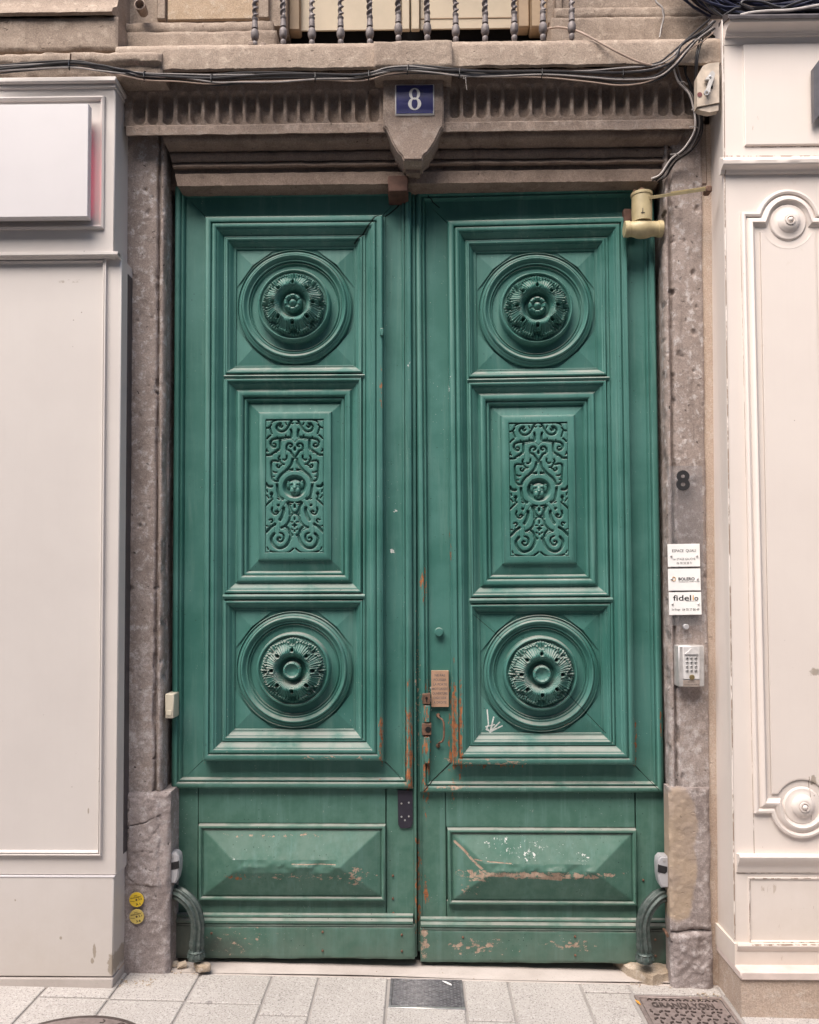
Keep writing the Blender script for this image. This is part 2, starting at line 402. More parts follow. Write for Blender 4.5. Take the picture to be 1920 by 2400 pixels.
    # white scuffs and a scratched scribble
    wz = t.zones([(1240, 1995, 44, 24, .72), (1362, 2003, 24, 20, .66), (1210, 1985, 140, 40, .55), (925, 1197, 9, 6, 1.3), (920, 1290, 9, 8, 1.3), (557, 1995, 14, 18, .45), (958, 850, 7, 70, .5), (1010, 1640, 8, 60, .8), (1053, 900, 6, 90, .55)])
    mwz = t.math('MULTIPLY', t.ramp(t.math('ADD', t.noise(60, 5, .7), t.math('MULTIPLY', wz, .235)), .71, .745), t.ramp(wz, .02, .1))
    c = t.mix(mwz, c, (.55, .56, .54))
    sc1 = t.line([(1143, 1665), (1146, 1700), (1141, 1712), (1150, 1716), (1158, 1682), (1152, 1715), (1172, 1694), (1154, 1714), (1178, 1703), (1150, 1718), (1140, 1705), (1160, 1700)], .0035)
    c = t.mix(t.math('MULTIPLY', sc1, t.ramp(t.noise(300, 3), .3, .5)), c, (.62, .62, .60))
    # old cracks along the mitres
    ck = t.line([(960, 452), (944, 470), (930, 487), (912, 502), (893, 514), (880, 522), (866, 540), (850, 556), (832, 572)], .0042)
    ck2 = t.math('MAXIMUM', t.line([(1004, 460), (1030, 482)], .003), t.line([(1326, 1621), (1420, 1718)], .0018))
    ck3 = t.math('MAXIMUM', t.line([(994, 1852), (1056, 1790)], .0028), t.line([(902, 1786), (940, 1824)], .0015))
    ck4 = t.math('MAXIMUM', t.line([(1490, 1795), (1540, 1848)], .0018), t.line([(1110, 1440), (1180, 1500)], .0015))
    ck = t.math('MAXIMUM', t.math('MAXIMUM', ck, ck2), t.math('MAXIMUM', ck3, ck4))
    c = t.mix(t.math('MULTIPLY', ck, .93), c, (.006, .010, .008))
    chip = t.math('MAXIMUM', t.math('MAXIMUM', mw, mp), ck)
    h = t.math('SUBTRACT', t.math('ADD', t.math('MULTIPLY', grain, .35), t.math('MULTIPLY', n2, .5)), t.math('MULTIPLY', chip, .8))
    rough = t.math('ADD', .56, t.math('ADD', t.math('MULTIPLY', chip, .35), t.math('MULTIPLY', dust, .25)))
    return t.done(c, rough, t.bump(h, .45, .0024), spec=.3)
M['green'] = green()

YQ = -.282
CRK = [([(1696, 110, YQ), (1701, 700, YQ), (1713, 1500, YQ), (1722, 2200, YQ)], .0035), ([(1757, 2060, YQ), (1757, 2207, YQ)], .005), ([(1757, 2059, YQ), (1990, 2056, YQ)], .004), ([(1757, 2209, YQ), (1990, 2207, YQ)], .0045),
       ([(1727, 2046, YQ), (1990, 2044, YQ)], .003), ([(1697, 366, YQ), (1990, 366, YQ)], .003), ([(1735, 500, YQ), (1752, 1250, YQ), (1766, 1905, YQ), (1768, 2000, YQ)], .002), ([(1660, 634, -.12), (1697, 598, -.28)], .003), ([(1895, 1820, YQ), (1899, 1920, YQ)], .002), ([(1743, 345, YQ), (1990, 343, YQ)], .0025), ([(1726, 2268, YQ), (1990, 2266, YQ)], .005)]
PEEL = [(1722, 1950, 6, 330, .55), (1700, 600, 6, 220, .5), (1757, 2130, 8, 80, .9), (1830, 2065, 90, 12, 1.0), (1780, 2240, 100, 18, .95), (1740, 2025, 30, 22, 1.1), (1800, 2215, 120, 10, 1.0),
        (1760, 372, 160, 12, .6), (1905, 320, 26, 24, .9), (1698, 420, 8, 60, .9), (1905, 1572, 12, 16, 1.0), (1912, 1810, 14, 20, 1.1), (1700, 130, 7, 120, .8)]
def shop_paint(name, col, warm, peel):
    t = NT(name); x, y, z = t.xyz()
    n1 = t.noise(1.7, 6, .6); n2 = t.noise(38, 5, .6); br = t.noise(1, 4, .6, t.scale((70, 70, 3)))
    c = t.mix(t.ramp(n1, .3, .7), col, warm)
    c = t.mix(t.math('MULTIPLY', t.ramp(br, .5, .8), .07), c, tuple(q*.84 for q in col))
    d = t.ramp(t.math('ADD', z, t.math('MULTIPLY', t.noise(5, 7, .7), .7)), .95, .15)
    c = t.mix(t.math('MULTIPLY', d, .30+peel*.35), c, tuple(q*w for q, w in zip(col, (.74, .69, .60))))
    sp = t.math('MULTIPLY', t.ramp(t.voro(16), .055, .03), t.ramp(t.noise(2.3, 3), .5, .62))
    c = t.mix(t.math('MULTIPLY', sp, .7), c, (.16, .12, .095))
    stain = t.ramp(t.noise(9, 8, .72, dist=.5), .63, .72)
    c = t.mix(t.math('MULTIPLY', stain, .18*peel), c, (.45, .35, .25))
    mk = t.zones([(213, 2238, 5, 26, 1.0, YQ), (208, 2262, 6, 10, 1.0, YQ), (196, 1908, 3, 14, .8, YQ), (133, 2208, 4, 5, 1.0, YQ), (25, 2118, 4, 5, 1.0, YQ), (252, 2270, 14, 34, 1.1, YQ), (150, 650, 70, 9, .5, YQ), (1908, 1575, 16, 14, .8, YQ), (1905, 1830, 10, 16, 1.0, YQ)])
    c = t.mix(t.math('MULTIPLY', t.ramp(t.math('ADD', t.math('MULTIPLY', mk, .5), t.noise(26, 7, .75)), .74, .86), .7), c, (.24, .19, .135))
    fl = t.ramp(t.math('ADD', t.noise(1, 7, .7, t.scale((60, 60, 11))), t.math('MULTIPLY', t.zones(PEEL), .20) if peel > .5 else 0.0), .74, .77) if peel > .5 else 0.0
    if False: c = t.mix(fl, c, t.mix(t.ramp(n2, .4, .6), (.44, .36, .30), (.54, .46, .40)))
    h = t.math('ADD', t.math('MULTIPLY', br, .25), t.math('MULTIPLY', n2, .4))
    if peel > .5:
        ln = None
        for L_ in CRK:
            v_ = t.line(L_[0], L_[1]); ln = v_ if ln is None else t.math('MAXIMUM', ln, v_)
        nn = t.n.new('ShaderNodeSeparateXYZ'); t.l.new(t.geo.outputs['True Normal'], nn.inputs[0]); fw = t.ramp(t.math('ABSOLUTE', nn.outputs[1]), .5, .7)
        ln = t.math('MULTIPLY', t.math('MULTIPLY', ln, fw), t.ramp(t.noise(1, 5, .7, t.scale((30, 30, 9))), .42, .52))
        fl = t.math('MULTIPLY', fl, fw)
        c = t.mix(fl, c, t.mix(t.ramp(n2, .4, .6), (.44, .36, .30), (.54, .46, .40))); c = t.mix(t.math('MULTIPLY', ln, .85), c, (.22, .15, .105)); fl = t.math('MAXIMUM', fl, ln)
    if peel > .5: h = t.math('SUBTRACT', h, fl)
    return t.done(c, .5, t.bump(h, .3, .0016), spec=.4)
M['greige'] = shop_paint('greige_paint', (.535, .492, .468), (.575, .532, .505), .45)
M['cream'] = shop_paint('cream_paint', (.665, .595, .55), (.70, .63, .582), 1.0)
M['sign_white'] = plain('sign_panel_white', (.555, .53, .54), .35, var=.03, scale=3, bump=.02)
M['sill_pink'] = plain('pink_sill_stone', (.60, .50, .455), .7, var=.12, scale=14, bump=.2)
M['base_buff'] = stone('buff_base_stone', (.42, .325, .26), (.47, .375, .31), (.30, .22, .17), (.52, .44, .38), .2, 1, .25)
M['window_cream'] = plain('cream_window_paint', (.47, .385, .275), .5, var=.1, scale=6, bump=.15)
M['window_brown'] = plain('brown_window_frame', (.33, .235, .15), .6, var=.15, scale=9, bump=.15)
M['rough_render'] = stone('rough_render', (.36, .27, .19), (.41, .31, .225), (.26, .185, .13), (.45, .37, .29), .1, 3, .2)
M['black'] = plain('black_void', (.004, .004, .004), .9)
M['dark_gap'] = plain('dark_recess', (.012, .010, .010), .9)
def iron(name, a, b, rough=.55, metal=.4):
    t = NT(name); n = t.noise(45, 6, .65); c = t.mix(t.ramp(n, .35, .65), a, b)
    return t.done(c, rough, t.bump(t.noise(220, 4), .4, .0015), metal)
M['guard'] = iron('painted_cast_iron', (.045, .066, .060), (.095, .112, .105), .5, .3)
M['baluster'] = iron('grey_cast_iron', (.115, .098, .098), (.20, .175, .172), .6, .2)
M['rust'] = iron('rusty_iron', (.085, .05, .036), (.19, .105, .07), .75, .2)
M['manhole'] = iron('brown_cast_iron', (.225, .18, .168), (.30, .245, .23), .55, .35)
M['manhole_dark'] = iron('dark_cast_iron', (.06, .045, .041), (.095, .075, .068), .6, .3)
M['grate'] = iron('grey_steel', (.16, .155, .165), (.25, .245, .255), .45, .5)
M['steel'] = plain('bright_steel', (.55, .54, .53), .35, .8)
M['keypad_grey'] = plain('keypad_aluminium', (.50, .48, .47), .4, .35)
M['keypad_face'] = plain('keypad_face', (.60, .585, .58), .4, .1)
M['keypad_taupe'] = plain('keypad_caption', (.30, .25, .22), .5)
M['lever'] = plain('lever_grey', (.48, .46, .44), .45, var=.15)
M['grey_plastic'] = plain('grey_plastic', (.36, .355, .37), .35, var=.05)
M['beige_plastic'] = plain('beige_plastic', (.55, .50, .40), .4, var=.05)
M['box_beige'] = plain('dirty_beige_plastic', (.50, .42, .34), .45, var=.22, scale=22)
M['closer'] = plain('khaki_enamel', (.42, .345, .20), .42, var=.16, scale=18, bump=.2)
M['black_plastic'] = plain('black_plastic', (.012, .012, .014), .25)
M['cable_black'] = plain('black_cable', (.022, .020, .022), .42)
M['cable_grey'] = plain('grey_cable', (.27, .245, .235), .45)
M['cable_white'] = plain('pale_cable', (.46, .42, .40), .45)
M['cable_beige'] = plain('beige_cable', (.34, .25, .20), .5)
M['cable_blue'] = plain('blue_black_cable', (.016, .018, .040), .4)
M['cap_dark'] = plain('dark_zinc', (.085, .075, .078), .5, .3)
M['brass'] = plain('brass_plate', (.46, .29, .20), .5, .35, .12)
M['brass_button'] = plain('brass_button', (.35, .27, .13), .35, .7)
M['white'] = plain('white_plate', (.80, .79, .78), .3, var=.03)
M['ink'] = plain('black_ink', (.02, .02, .022), .5)
M['grey_ink'] = plain('grey_ink', (.12, .115, .115), .5)
M['orange_ink'] = plain('orange_ink', (.62, .30, .05), .5)
M['red_ink'] = plain('red_ink', (.15, .045, .045), .6)
M['blue'] = plain('blue_enamel', (.022, .024, .115), .25, var=.12)
M['enamel_white'] = plain('white_enamel', (.68, .67, .66), .3, var=.05)
M['yellow'] = plain('yellow_sticker', (.68, .47, .035), .5, var=.06)
M['yellow_faded'] = plain('faded_yellow_sticker', (.56, .43, .12), .5, var=.08)
M['grey_sign'] = plain('grey_sign_metal', (.10, .095, .105), .45)
M['plate_dark'] = plain('dark_plate', (.035, .032, .045), .45, .4)
M['block_brown'] = plain('brown_block', (.085, .042, .030), .8, var=.3)
M['rubble'] = stone('rubble_stone', (.33, .26, .19), (.42, .35, .28), (.2, .15, .11), (.52, .46, .40), .2, 3, .2)
def plexi():
    t = NT('clear_acrylic'); tr = t.n.new('ShaderNodeBsdfTransparent'); tr.inputs[0].default_value = (.93, .93, .94, 1)
    gl = t.n.new('ShaderNodeBsdfGlossy'); gl.inputs['Roughness'].default_value = .18; gl.inputs['Color'].default_value = (.9, .9, .9, 1)
    df = t.n.new('ShaderNodeBsdfDiffuse'); df.inputs[0].default_value = (.6, .58, .57, 1)
    a = t.n.new('ShaderNodeMixShader'); a.inputs[0].default_value = .07; b = t.n.new('ShaderNodeMixShader'); b.inputs[0].default_value = .06
    t.l.new(tr.outputs[0], a.inputs[1]); t.l.new(df.outputs[0], a.inputs[2]); t.l.new(a.outputs[0], b.inputs[1]); t.l.new(gl.outputs[0], b.inputs[2])
    t.l.new(b.outputs[0], t.out.inputs[0]); return t.m
M['plexi'] = plexi()
def led():
    t = NT('red_led'); e = t.n.new('ShaderNodeEmission'); e.inputs[0].default_value = (1, .10, .20, 1); e.inputs[1].default_value = 3.2
    t.l.new(e.outputs[0], t.out.inputs[0]); return t.m
M['led'] = led()
def granite():
    t = NT('speckled_paving')
    oi = t.n.new('ShaderNodeObjectInfo')
    n1 = t.noise(165, 3, .65); n2 = t.noise(2.2, 6, .6); n3 = t.noise(95, 2, .5)
    c = t.mix(t.ramp(n2, .3, .7), (.372, .345, .322), (.43, .40, .376))
    c = t.mix(t.math('MULTIPLY', t.math('SUBTRACT', oi.outputs['Random'], .3), .35), c, (.40, .365, .335))
    c = t.mix(t.math('MULTIPLY', t.ramp(n1, .55, .61), .80), c, (.15, .135, .13))
    c = t.mix(t.math('MULTIPLY', t.ramp(n3, .58, .66), .5), c, (.55, .53, .51))
    sp = t.math('MULTIPLY', t.ramp(t.voro(5.5), .10, .065), t.ramp(t.noise(2.6, 2), .48, .54))
    c = t.mix(t.math('MULTIPLY', sp, .6), c, (.15, .135, .13))
    return t.done(c, .75, t.bump(n1, .25, .0015), spec=.3)
M['granite'] = granite()
def mortar(name, a, b):
    t = NT(name); n1 = t.noise(5, 7, .65); n2 = t.noise(170, 4, .6)
    c = t.mix(t.ramp(n1, .3, .7), a, b); c = t.mix(t.math('MULTIPLY', t.ramp(n2, .6, .7), .5), c, tuple(q*.55 for q in a))
    c = t.mix(t.math('MULTIPLY', t.ramp(t.voro(13), .05, .03), .7), c, (.12, .1, .09))
    return t.done(c, .9, t.bump(t.math('ADD', n1, t.math('MULTIPLY', n2, .3)), .35, .004), spec=.2)
M['threshold'] = mortar('pale_screed', (.40, .355, .325), (.48, .43, .40))
M['joint'] = mortar('grey_mortar', (.27, .25, .235), (.34, .315, .30))
M['asphalt'] = mortar('asphalt', (.045, .044, .043), (.065, .063, .06))
# ================================================================== GROUND
g = MB(); gb = -0.055
g.add([(-60, -60, -60*SLOPE*-1*-1+gb+0, ) if False else (-60, -60, gz(-60)+gb), (60, -60, gz(60)+gb), (60, 12, gz(60)+gb), (-60, 12, gz(-60)+gb)], [(0, 1, 2, 3)])
g.build('street', M['asphalt'], smooth=False, kind='structure', label='dark street surface in front of the house')
# pavement: a bed of mortar with separate slabs let into it
YB = Gd(900, 2291).y                     # back edge of the slabs
XL, XR, YF = -3.6, 3.6, -2.7
pv = MB()
pv.add([(x, y, gz(x)+z) for x in (XL, XR) for y in (YF, YB+.01) for z in (-.12, -0.007)], [(0,1,3,2),(4,6,7,5),(0,4,5,1),(2,3,7,6),(0,2,6,4),(1,5,7,3)])
pavement = pv.build('pavement', M['joint'], smooth=False, kind='structure', label='pale speckled pavement slabs sloping gently past the door')
# long joints measured in the photograph, then carried on to both sides
jx = [Gd(a, 2300).x for a in (122, 286, 460.6, 663, 745.6, 910, 1086, 1191, 1357, 1469)]
jx[3] = Gd(634, 2300).x
joints = [-3.6, -3.2, -2.85, -2.5, -2.12] + [j for j in jx[:1]] + jx[1:] + [jx[-1]+.36, jx[-1]+.75, jx[-1]+1.2, jx[-1]+1.6, XR]
grate_x = (Gd(918, 2297).x, Gd(1081, 2302).x); grate_y = (Gd(915, 2358).y, Gd(918, 2294).y)
COVER = (Gd(1499, 2337).x, Gd(1683, 2337).x, Gd(1500, 2337).y-.34, Gd(1500, 2337).y)
MANR = .30; MANC = Vector((Gd(226, 2382).x, Gd(226, 2382).y-MANR))
def slab_mesh(x0, x1, y0, y1):
    m = MB(); c = .004; j = .005
    x0 += j; x1 -= j; y0 += j; y1 -= j
    lo = [(x0, y0), (x1, y0), (x1, y1), (x0, y1)]; hi = [(x0+c, y0+c), (x1-c, y0+c), (x1-c, y1-c), (x0+c, y1-c)]
    h = random.uniform(-.0012, .0012)
    m.add([(a, b, gz(a)-.02) for a, b in lo]+[(a, b, gz(a)-.003+h) for a, b in lo]+[(a, b, gz(a)+h) for a, b in hi],
          [(0,1,5,4),(1,2,6,5),(2,3,7,6),(3,0,4,7),(4,5,9,8),(5,6,10,9),(6,7,11,10),(7,4,8,11),(8,9,10,11)])
    return m
def put_slab(x0, x1, y0, y1):
    if x1-x0 < .03 or y1-y0 < .03: return
    # leave out the middle of the covers
    slab_mesh(x0, x1, y0, y1).build('paving_slab', M['granite'], pavement, smooth=False)
first = {5: 2339, 6: 2345, 7: 2352, 8: 2380, 11: 2392, 12: 2420}
for i, (a, b) in enumerate(zip(joints[:-1], joints[1:])):
    y = YB; k = 0
    if a > COVER[0]-.05 and a < COVER[1]: pass
    while y > YF+.05:
        L = random.choice((.42, .55, .62, .70))
        if k == 0: L = abs(Gd((a+b)/2*545+983, first[i]).y-YB) if i in first else random.choice((.2, .35, .5))
        y0 = max(YF, y-L)
        rects = [(a, b, y0, y)]
        for hx0, hx1, hy0, hy1 in ((grate_x[0]-.006, grate_x[1]+.006, grate_y[0]-.006, grate_y[1]+.02), (COVER[0]-.03, COVER[1]+.03, COVER[2]-.03, COVER[3]+.03)):
            out = []
            for r in rects:
                x0, x1, q0, q1 = r
                if hx1 <= x0 or hx0 >= x1 or hy1 <= q0 or hy0 >= q1: out.append(r); continue
                if hy1 < q1: out.append((x0, x1, hy1, q1))
                if hy0 > q0: out.append((x0, x1, q0, hy0))
                m0, m1 = max(q0, hy0), min(q1, hy1)
                if hx0 > x0: out.append((x0, hx0, m0, m1))
                if hx1 < x1: out.append((hx1, x1, m0, m1))
            rects = out
        for r in rects: put_slab(*r)
        y = y0; k += 1
# screed strip under the doors, uneven
n = 160; xs = np.linspace(-2.2, 2.2, n); rows = []
for t, yy in ((0, YB-.0045), (.15, YB+.03), (.4, -.10), (.7, -.05), (1, .12), (1.2, .22)):
    rows.append([(x, yy, gz(x)-(.0055 if t == 0 else -.002)+.003*math.sin(x*5+t*7)*(t > 0)) for x in xs])
MB().grid(rows).build('threshold', M['threshold'], kind='structure', label='pale worn screed strip in front of the doors')

# plain house front added unseen behind the viewer to close off the low sky
op = MB(); op.box(-22, 22, -8.6, -7.6, -.6, 9.5)
op.build('added_opposite_facade', M['facade'], smooth=False, kind='structure', label='plain rendered house front across the narrow street')
# ================================================================== HOUSE FRONT
house = thing('house_facade', 'brown stone house front with fluted lintel and worn door jambs', 'building', (0, 0, 0))
def wallbox(name, px0, px1, py0, py1, Y0, Y1, mat, b=.004, parent=None, amp=0.0, **k):
    """block whose front face (at depth Y0) covers the given photo rectangle"""
    m = MB(); m.box(X(px0, Y0, (py0+py1)/2), X(px1, Y0, (py0+py1)/2), Y0, Y1, Z(py1, Y0, (px0+px1)/2), Z(py0, Y0, (px0+px1)/2), b)
    return m.build(name, mat, parent, **k)
def rough_sheet(x0, x1, z0, z1, Yf, step, amp, seed=0, edge=0.0, depth=.05, fn=None, freq=9):
    """a stone face as a displaced grid with side walls running back into the wall"""
    nx = max(2, int((x1-x0)/step)); nz = max(2, int((z1-z0)/step))
    gx, gzz = np.meshgrid(np.linspace(x0, x1, nx), np.linspace(z0, z1, nz))
    p = np.stack([gx, np.full_like(gx, seed*3.1), gzz], -1)
    d = fbm(p, freq, 4)*amp + fbm(p, freq*6, 3)*amp*.45
    if edge:
        e = np.minimum.reduce([gx-x0, x1-gx, gzz-z0, z1-gzz]); d = d - edge*np.clip(1-e/(edge*1.6), 0, 1)**2*(1+1.5*fbm(p+5, freq*2, 3))
    if fn is not None: d = d + fn(gx, gzz)
    pts = np.stack([gx, Yf-d, gzz], -1)
    back = pts.copy(); back[..., 1] = Yf+depth
    m = MB(); m.grid(pts)
    m.grid(np.stack([pts[0], back[0]])); m.grid(np.stack([pts[-1], back[-1]]))
    m.grid(np.stack([pts[:, 0], back[:, 0]])); m.grid(np.stack([pts[:, -1], back[:, -1]]))
    return m
def ext_x(prof, x0, x1, step=.01, amp=.002, seed=0, freq=14, ends=True, mitre=0.0, mitre2=None):
    """moulding with profile [(Y,z)] run along x, slightly weathered; mitre slants the ends by |Y| depth"""
    prof = np.array(prof); nx = max(2, int((x1-x0)/step)); t = np.linspace(0, 1, nx)
    zr = (prof[:, 1]-prof[:, 1].min())/max(1e-6, np.ptp(prof[:, 1]))
    xx = (x0 + mitre*(1-zr))[None, :]*(1-t[:, None]) + (x1 - (mitre if mitre2 is None else mitre2)*(1-zr))[None, :]*t[:, None]
    yy = np.repeat(prof[None, :, 0], nx, 0); zz = np.repeat(prof[None, :, 1], nx, 0)
    p = np.stack([xx, yy+seed, zz], -1); d = fbm(p, freq, 4)*amp+fbm(p, freq*5, 2)*amp*.5
    pts = np.stack([xx, yy-d, zz+d*.5], -1); m = MB(); m.grid(pts)
    if ends:
        for e in (0, -1): m.add(pts[e].tolist(), [tuple(range(len(prof)))])
    return m
def seg2(*a): return [(x, y) for x, y in a]

WY = -0.05     # upper wall plane
# wall masses behind everything
zt = 5.6
for a, b in ((-3.8, X(402)), (X(1562), 3.8)): MB().box(a, b, .09, .45, -.2, Z(430, -.03)).build('wall', M['stone'], house, smooth=False)
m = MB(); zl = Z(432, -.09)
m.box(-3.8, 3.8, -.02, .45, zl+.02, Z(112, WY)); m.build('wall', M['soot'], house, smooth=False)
# dark hall seen through the gaps
m = MB(); m.box(X(400), X(1566), .20, .24, -.1, zl+.1); m.build('dark_backing', M['black'], house, smooth=False)

# ---- jambs
def jamb(px_face0, px_face1, px_bead1, px_rev, py0, py1, seed, flip):
    Yf, Yb, Yr = -.112, -.100, .03
    ym = (py0+py1)/2; s = -1 if flip else 1
    xf0, xf1, xb, xr = X(px_face0, Yf, ym), X(px_face1, Yf, ym), X(px_bead1, Yb, ym), X(px_rev, Yr, ym)
    pr = [(xf0-s*.01, .08), (xf0, Yf+.004), (xf0+s*.006, Yf), (xf1-s*.006, Yf), (xf1, Yf+.006), (xf1+s*.003, Yf+.022), (xf1+s*.007, Yf+.020)]
    w = xb-(xf1+s*.007)
    for i in range(1, 9):
        t = i/9; pr.append((xf1+s*.007+w*t, Yf+.018-.016*math.sin(math.pi*t)))
    pr += [(xb, Yb+.012), (xb+(xr-xb)*.12, Yb+.02), (xr, Yr), (xr, .09)]
    # resample
    pr = np.array(pr); q = [pr[0]]
    for a, b in zip(pr[:-1], pr[1:]):
        k = max(1, int(np.hypot(*(b-a))/.0045)); q += [a+(b-a)*i/k for i in range(1, k+1)]
    pr = np.array(q); z0, z1 = Z(py1, Yf), Z(py0, Yf); nz = int((z1-z0)/.005); zs = np.linspace(z0, z1, nz)
    xx = np.repeat(pr[None, :, 0], nz, 0); yy = np.repeat(pr[None, :, 1], nz, 0); zz = np.repeat(zs[:, None], len(pr), 1)
    p = np.stack([xx*1.0+seed, yy, zz*.6], -1)
    d = fbm(p, 9, 4)*.005+fbm(p, 55, 3)*.002 - .006*np.clip(fbm(np.stack([xx*1.0+seed, yy, zz*.16], -1), 34, 4)-.18, 0, 1)
    nx = np.gradient(yy, axis=1); ny = -np.gradient(xx, axis=1); L = np.hypot(nx, ny)+1e-9; nx /= L; ny /= L
    if flip: nx, ny = -nx, -ny
    r2 = np.random.default_rng(seed)
    wx = fbm(p+3.3, 70, 3)*.007; wz = fbm(p+9.1, 60, 3)*.009
    for _ in range(75):
        cx = r2.uniform(min(xf0, xb), max(xf0, xb)); cz = z1-(z1-z0)*r2.random()**1.25; rr = r2.uniform(.003, .011); a = r2.uniform(.8, 1.9)
        rr = .002+.009*r2.random()**3; d -= rr*1.0*np.exp(-(((xx+wx-cx)/rr)**2+((zz+wz-cz)/(rr*a))**2)**2)*(yy < -.05)
    # broken arrises
    for xe in (xf1, xb):
        d -= np.exp(-((xx-xe)/.006)**2)*np.clip(fbm(np.stack([xx*0+xe*9, yy*0, zz], -1), 13, 4)-.05, 0, 1)*.022*(yy < -.04)
    pts = np.stack([xx+nx*d, yy+ny*d, zz], -1); mm = MB(); mm.grid(pts); return mm
jl = jamb(292, 365, 386, 405, 300, 1862, 3, False).build('door_jamb', M['jamb'], house, angle=50)
jr = jamb(1654, 1582, 1561, 1546, 290, 1846, 8, True).build('door_jamb', M['jamb'], house, angle=50)

# ---- plinth blocks below the jambs: cracked and patched
def cracks(lines, Y, w=.0026, dep=.0075):
    L = [[(P(a, b, Y).x, P(a, b, Y).z) for a, b in l] for l in lines]
    def fn(x, z):
        j = fbm(np.stack([x, x*0, z], -1), 40, 3)*.004; d = np.zeros_like(x)
        k = np.clip(.75+fbm(np.stack([x+4, x*0, z], -1), 22, 3)*1.2, .15, 1.3)
        for l in L: d = np.minimum(d, -dep*k*(1-smooth(w*.3*k, w*k, polydist(x+j*1.6, z+j, l))))
        if len(L) > 3:
            a, b = P(301, 1874, Y), P(372, 2072, Y); jj = j*3
            d = d + .006*smooth(-.003, .004, np.minimum.reduce([x+jj-a.x, b.x-x+jj, a.z-z+jj*1.5, z-b.z+jj*1.5]))
        return d
    return fn
Yp = -.122
crk = [[(288, 1868), (302, 1876), (300, 1920), (301, 1960), (294, 1985), (290, 2020), (285, 2055), (291, 2075)], [(302, 1936), (340, 1928), (376, 1910)], [(372, 1938), (352, 1968), (342, 1993), (372, 2001)], [(342, 1993), (318, 1998), (297, 2022)],
       [(303, 2058), (318, 2070), (352, 2079)], [(287, 2100), (292, 2140), (297, 2165)]]
x0, x1 = X(276, Yp, 2060), X(398, Yp, 2060)
pl = rough_sheet(x0, x1, gz(-1.2)-.02, Z(1858, Yp), Yp, .0045, .007, 5, .012, .16, cracks(crk, Yp)).build('plinth_stone', M['plinth'], jl, angle=50)
Yq = -.130
x0r, x1r = X(1571, Yq, 2060), X(1668, Yq, 2060)
def dent(x, z): return -.010*np.exp(-(((x-X(1640, Yq))/.03)**2+((z-Z(2225, Yq))/.06)**2)**2)
rough_sheet(x0r, x1r, Z(2180, Yq), Z(1846, Yq), Yq, .0045, .006, 11, .012, .075).build('plinth_stone', M['plinth_ochre'], jr, angle=50)
rough_sheet(X(1574, Yq, 2230), x1r+.004, gz(1.2)-.03, Z(2184, Yq)+.004, Yq-.004, .0045, .011, 12, .016, .08, dent).build('plinth_stone', M['plinth'], jr, angle=50)
MB().prism([(x1r-.012, gz(1.2)), (x1r+.05, gz(1.2)), (x1r+.05, Z(300, -.1)), (x1r-.02, Z(300, -.1))], -.100, .09).build('filler_strip', M['base_buff'], house, smooth=False)

# ---- lintel moulding (runs between the jambs, slanted ends)
Ys = -.165
def PZ(py, Y): return (Y, Z(py, Y))
prof = [PZ(300, .0), PZ(300, Ys), PZ(318, Ys)]
prof += [PZ(318+(352-318)*i/10, Ys+.072*(1-math.cos(i/10*math.pi/2))) for i in range(1, 11)]
prof += [PZ(354, -.103), PZ(358, -.106), PZ(366, -.104), PZ(374, -.098), PZ(376, -.088)]
prof += [PZ(378+12*i/6, -.09-.018*math.sin(math.pi*i/6)) for i in range(0, 7)]
prof += [PZ(392, -.078), PZ(400, -.078), PZ(404, -.098), PZ(430, -.098), PZ(433, -.09), (.10, Z(433, -.09))]
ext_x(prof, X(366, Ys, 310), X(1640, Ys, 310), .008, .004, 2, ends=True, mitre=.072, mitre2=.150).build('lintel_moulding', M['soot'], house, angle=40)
for sgn, pxa, pxb in ((1, 290, 372), (-1, 1655, 1576)):   # the jamb heads close the corner behind the slanted ends
    MB().box(X(pxa, -.1, 360), X(pxb, -.1, 360), -.108, .09, zl-.02, Z(300, -.1), .004).build('jamb_head', M['stone'], house)
# ---- string course
ext_x([PZ(287, -.02), PZ(287, -.186), PZ(289, -.192), PZ(309, -.190), PZ(311, -.183), PZ(311, -.02)], X(296, -.19, 300), X(1646, -.19, 300), .008, .0035, 4).build('string_course', M['stone'], house, angle=40)
# ---- fluted frieze: one carved face
fl = [326, 358, 394, 428.6, 460, 492.8, 525, 556.6, 588, 620.5, 652, 684, 715.7, 748, 781, 812.5, 845, 877,
      1066, 1097.6, 1129, 1162, 1195, 1228, 1260.5, 1292.5, 1325, 1358, 1391, 1424, 1456, 1489, 1521, 1555, 1588, 1617]
Yfr = -.165
flx = [(X(a, Yfr, 250), Z(208 if a < 900 else 199, Yfr), Z(286 if a < 900 else 279, Yfr)) for a in fl]
def flutes(x, z):
    d = np.zeros_like(x); w = .0232
    for i, (cx, zt_, zb_) in enumerate(flx):
        wl = w*(1.25 if i < 1 else 1); r = wl
        wob = fbm(np.stack([x, x*0+i, z], -1), 30, 2)*.0014
        zz = np.clip(z, zb_+r, zt_-r); q = np.hypot(x-cx, (z-zz))+wob
        d = np.minimum(d, -.030*(1-np.clip(q/r, 0, 1)**4)*np.clip((r-q)/.004, 0, 1))
    return d
rough_sheet(X(292, Yfr, 250), X(1650, Yfr, 250), Z(290, Yfr), Z(165, Yfr), Yfr, .0042, .003, 21, .0, .06, flutes).build('frieze', M['stone'], house, angle=60, recalc=False)
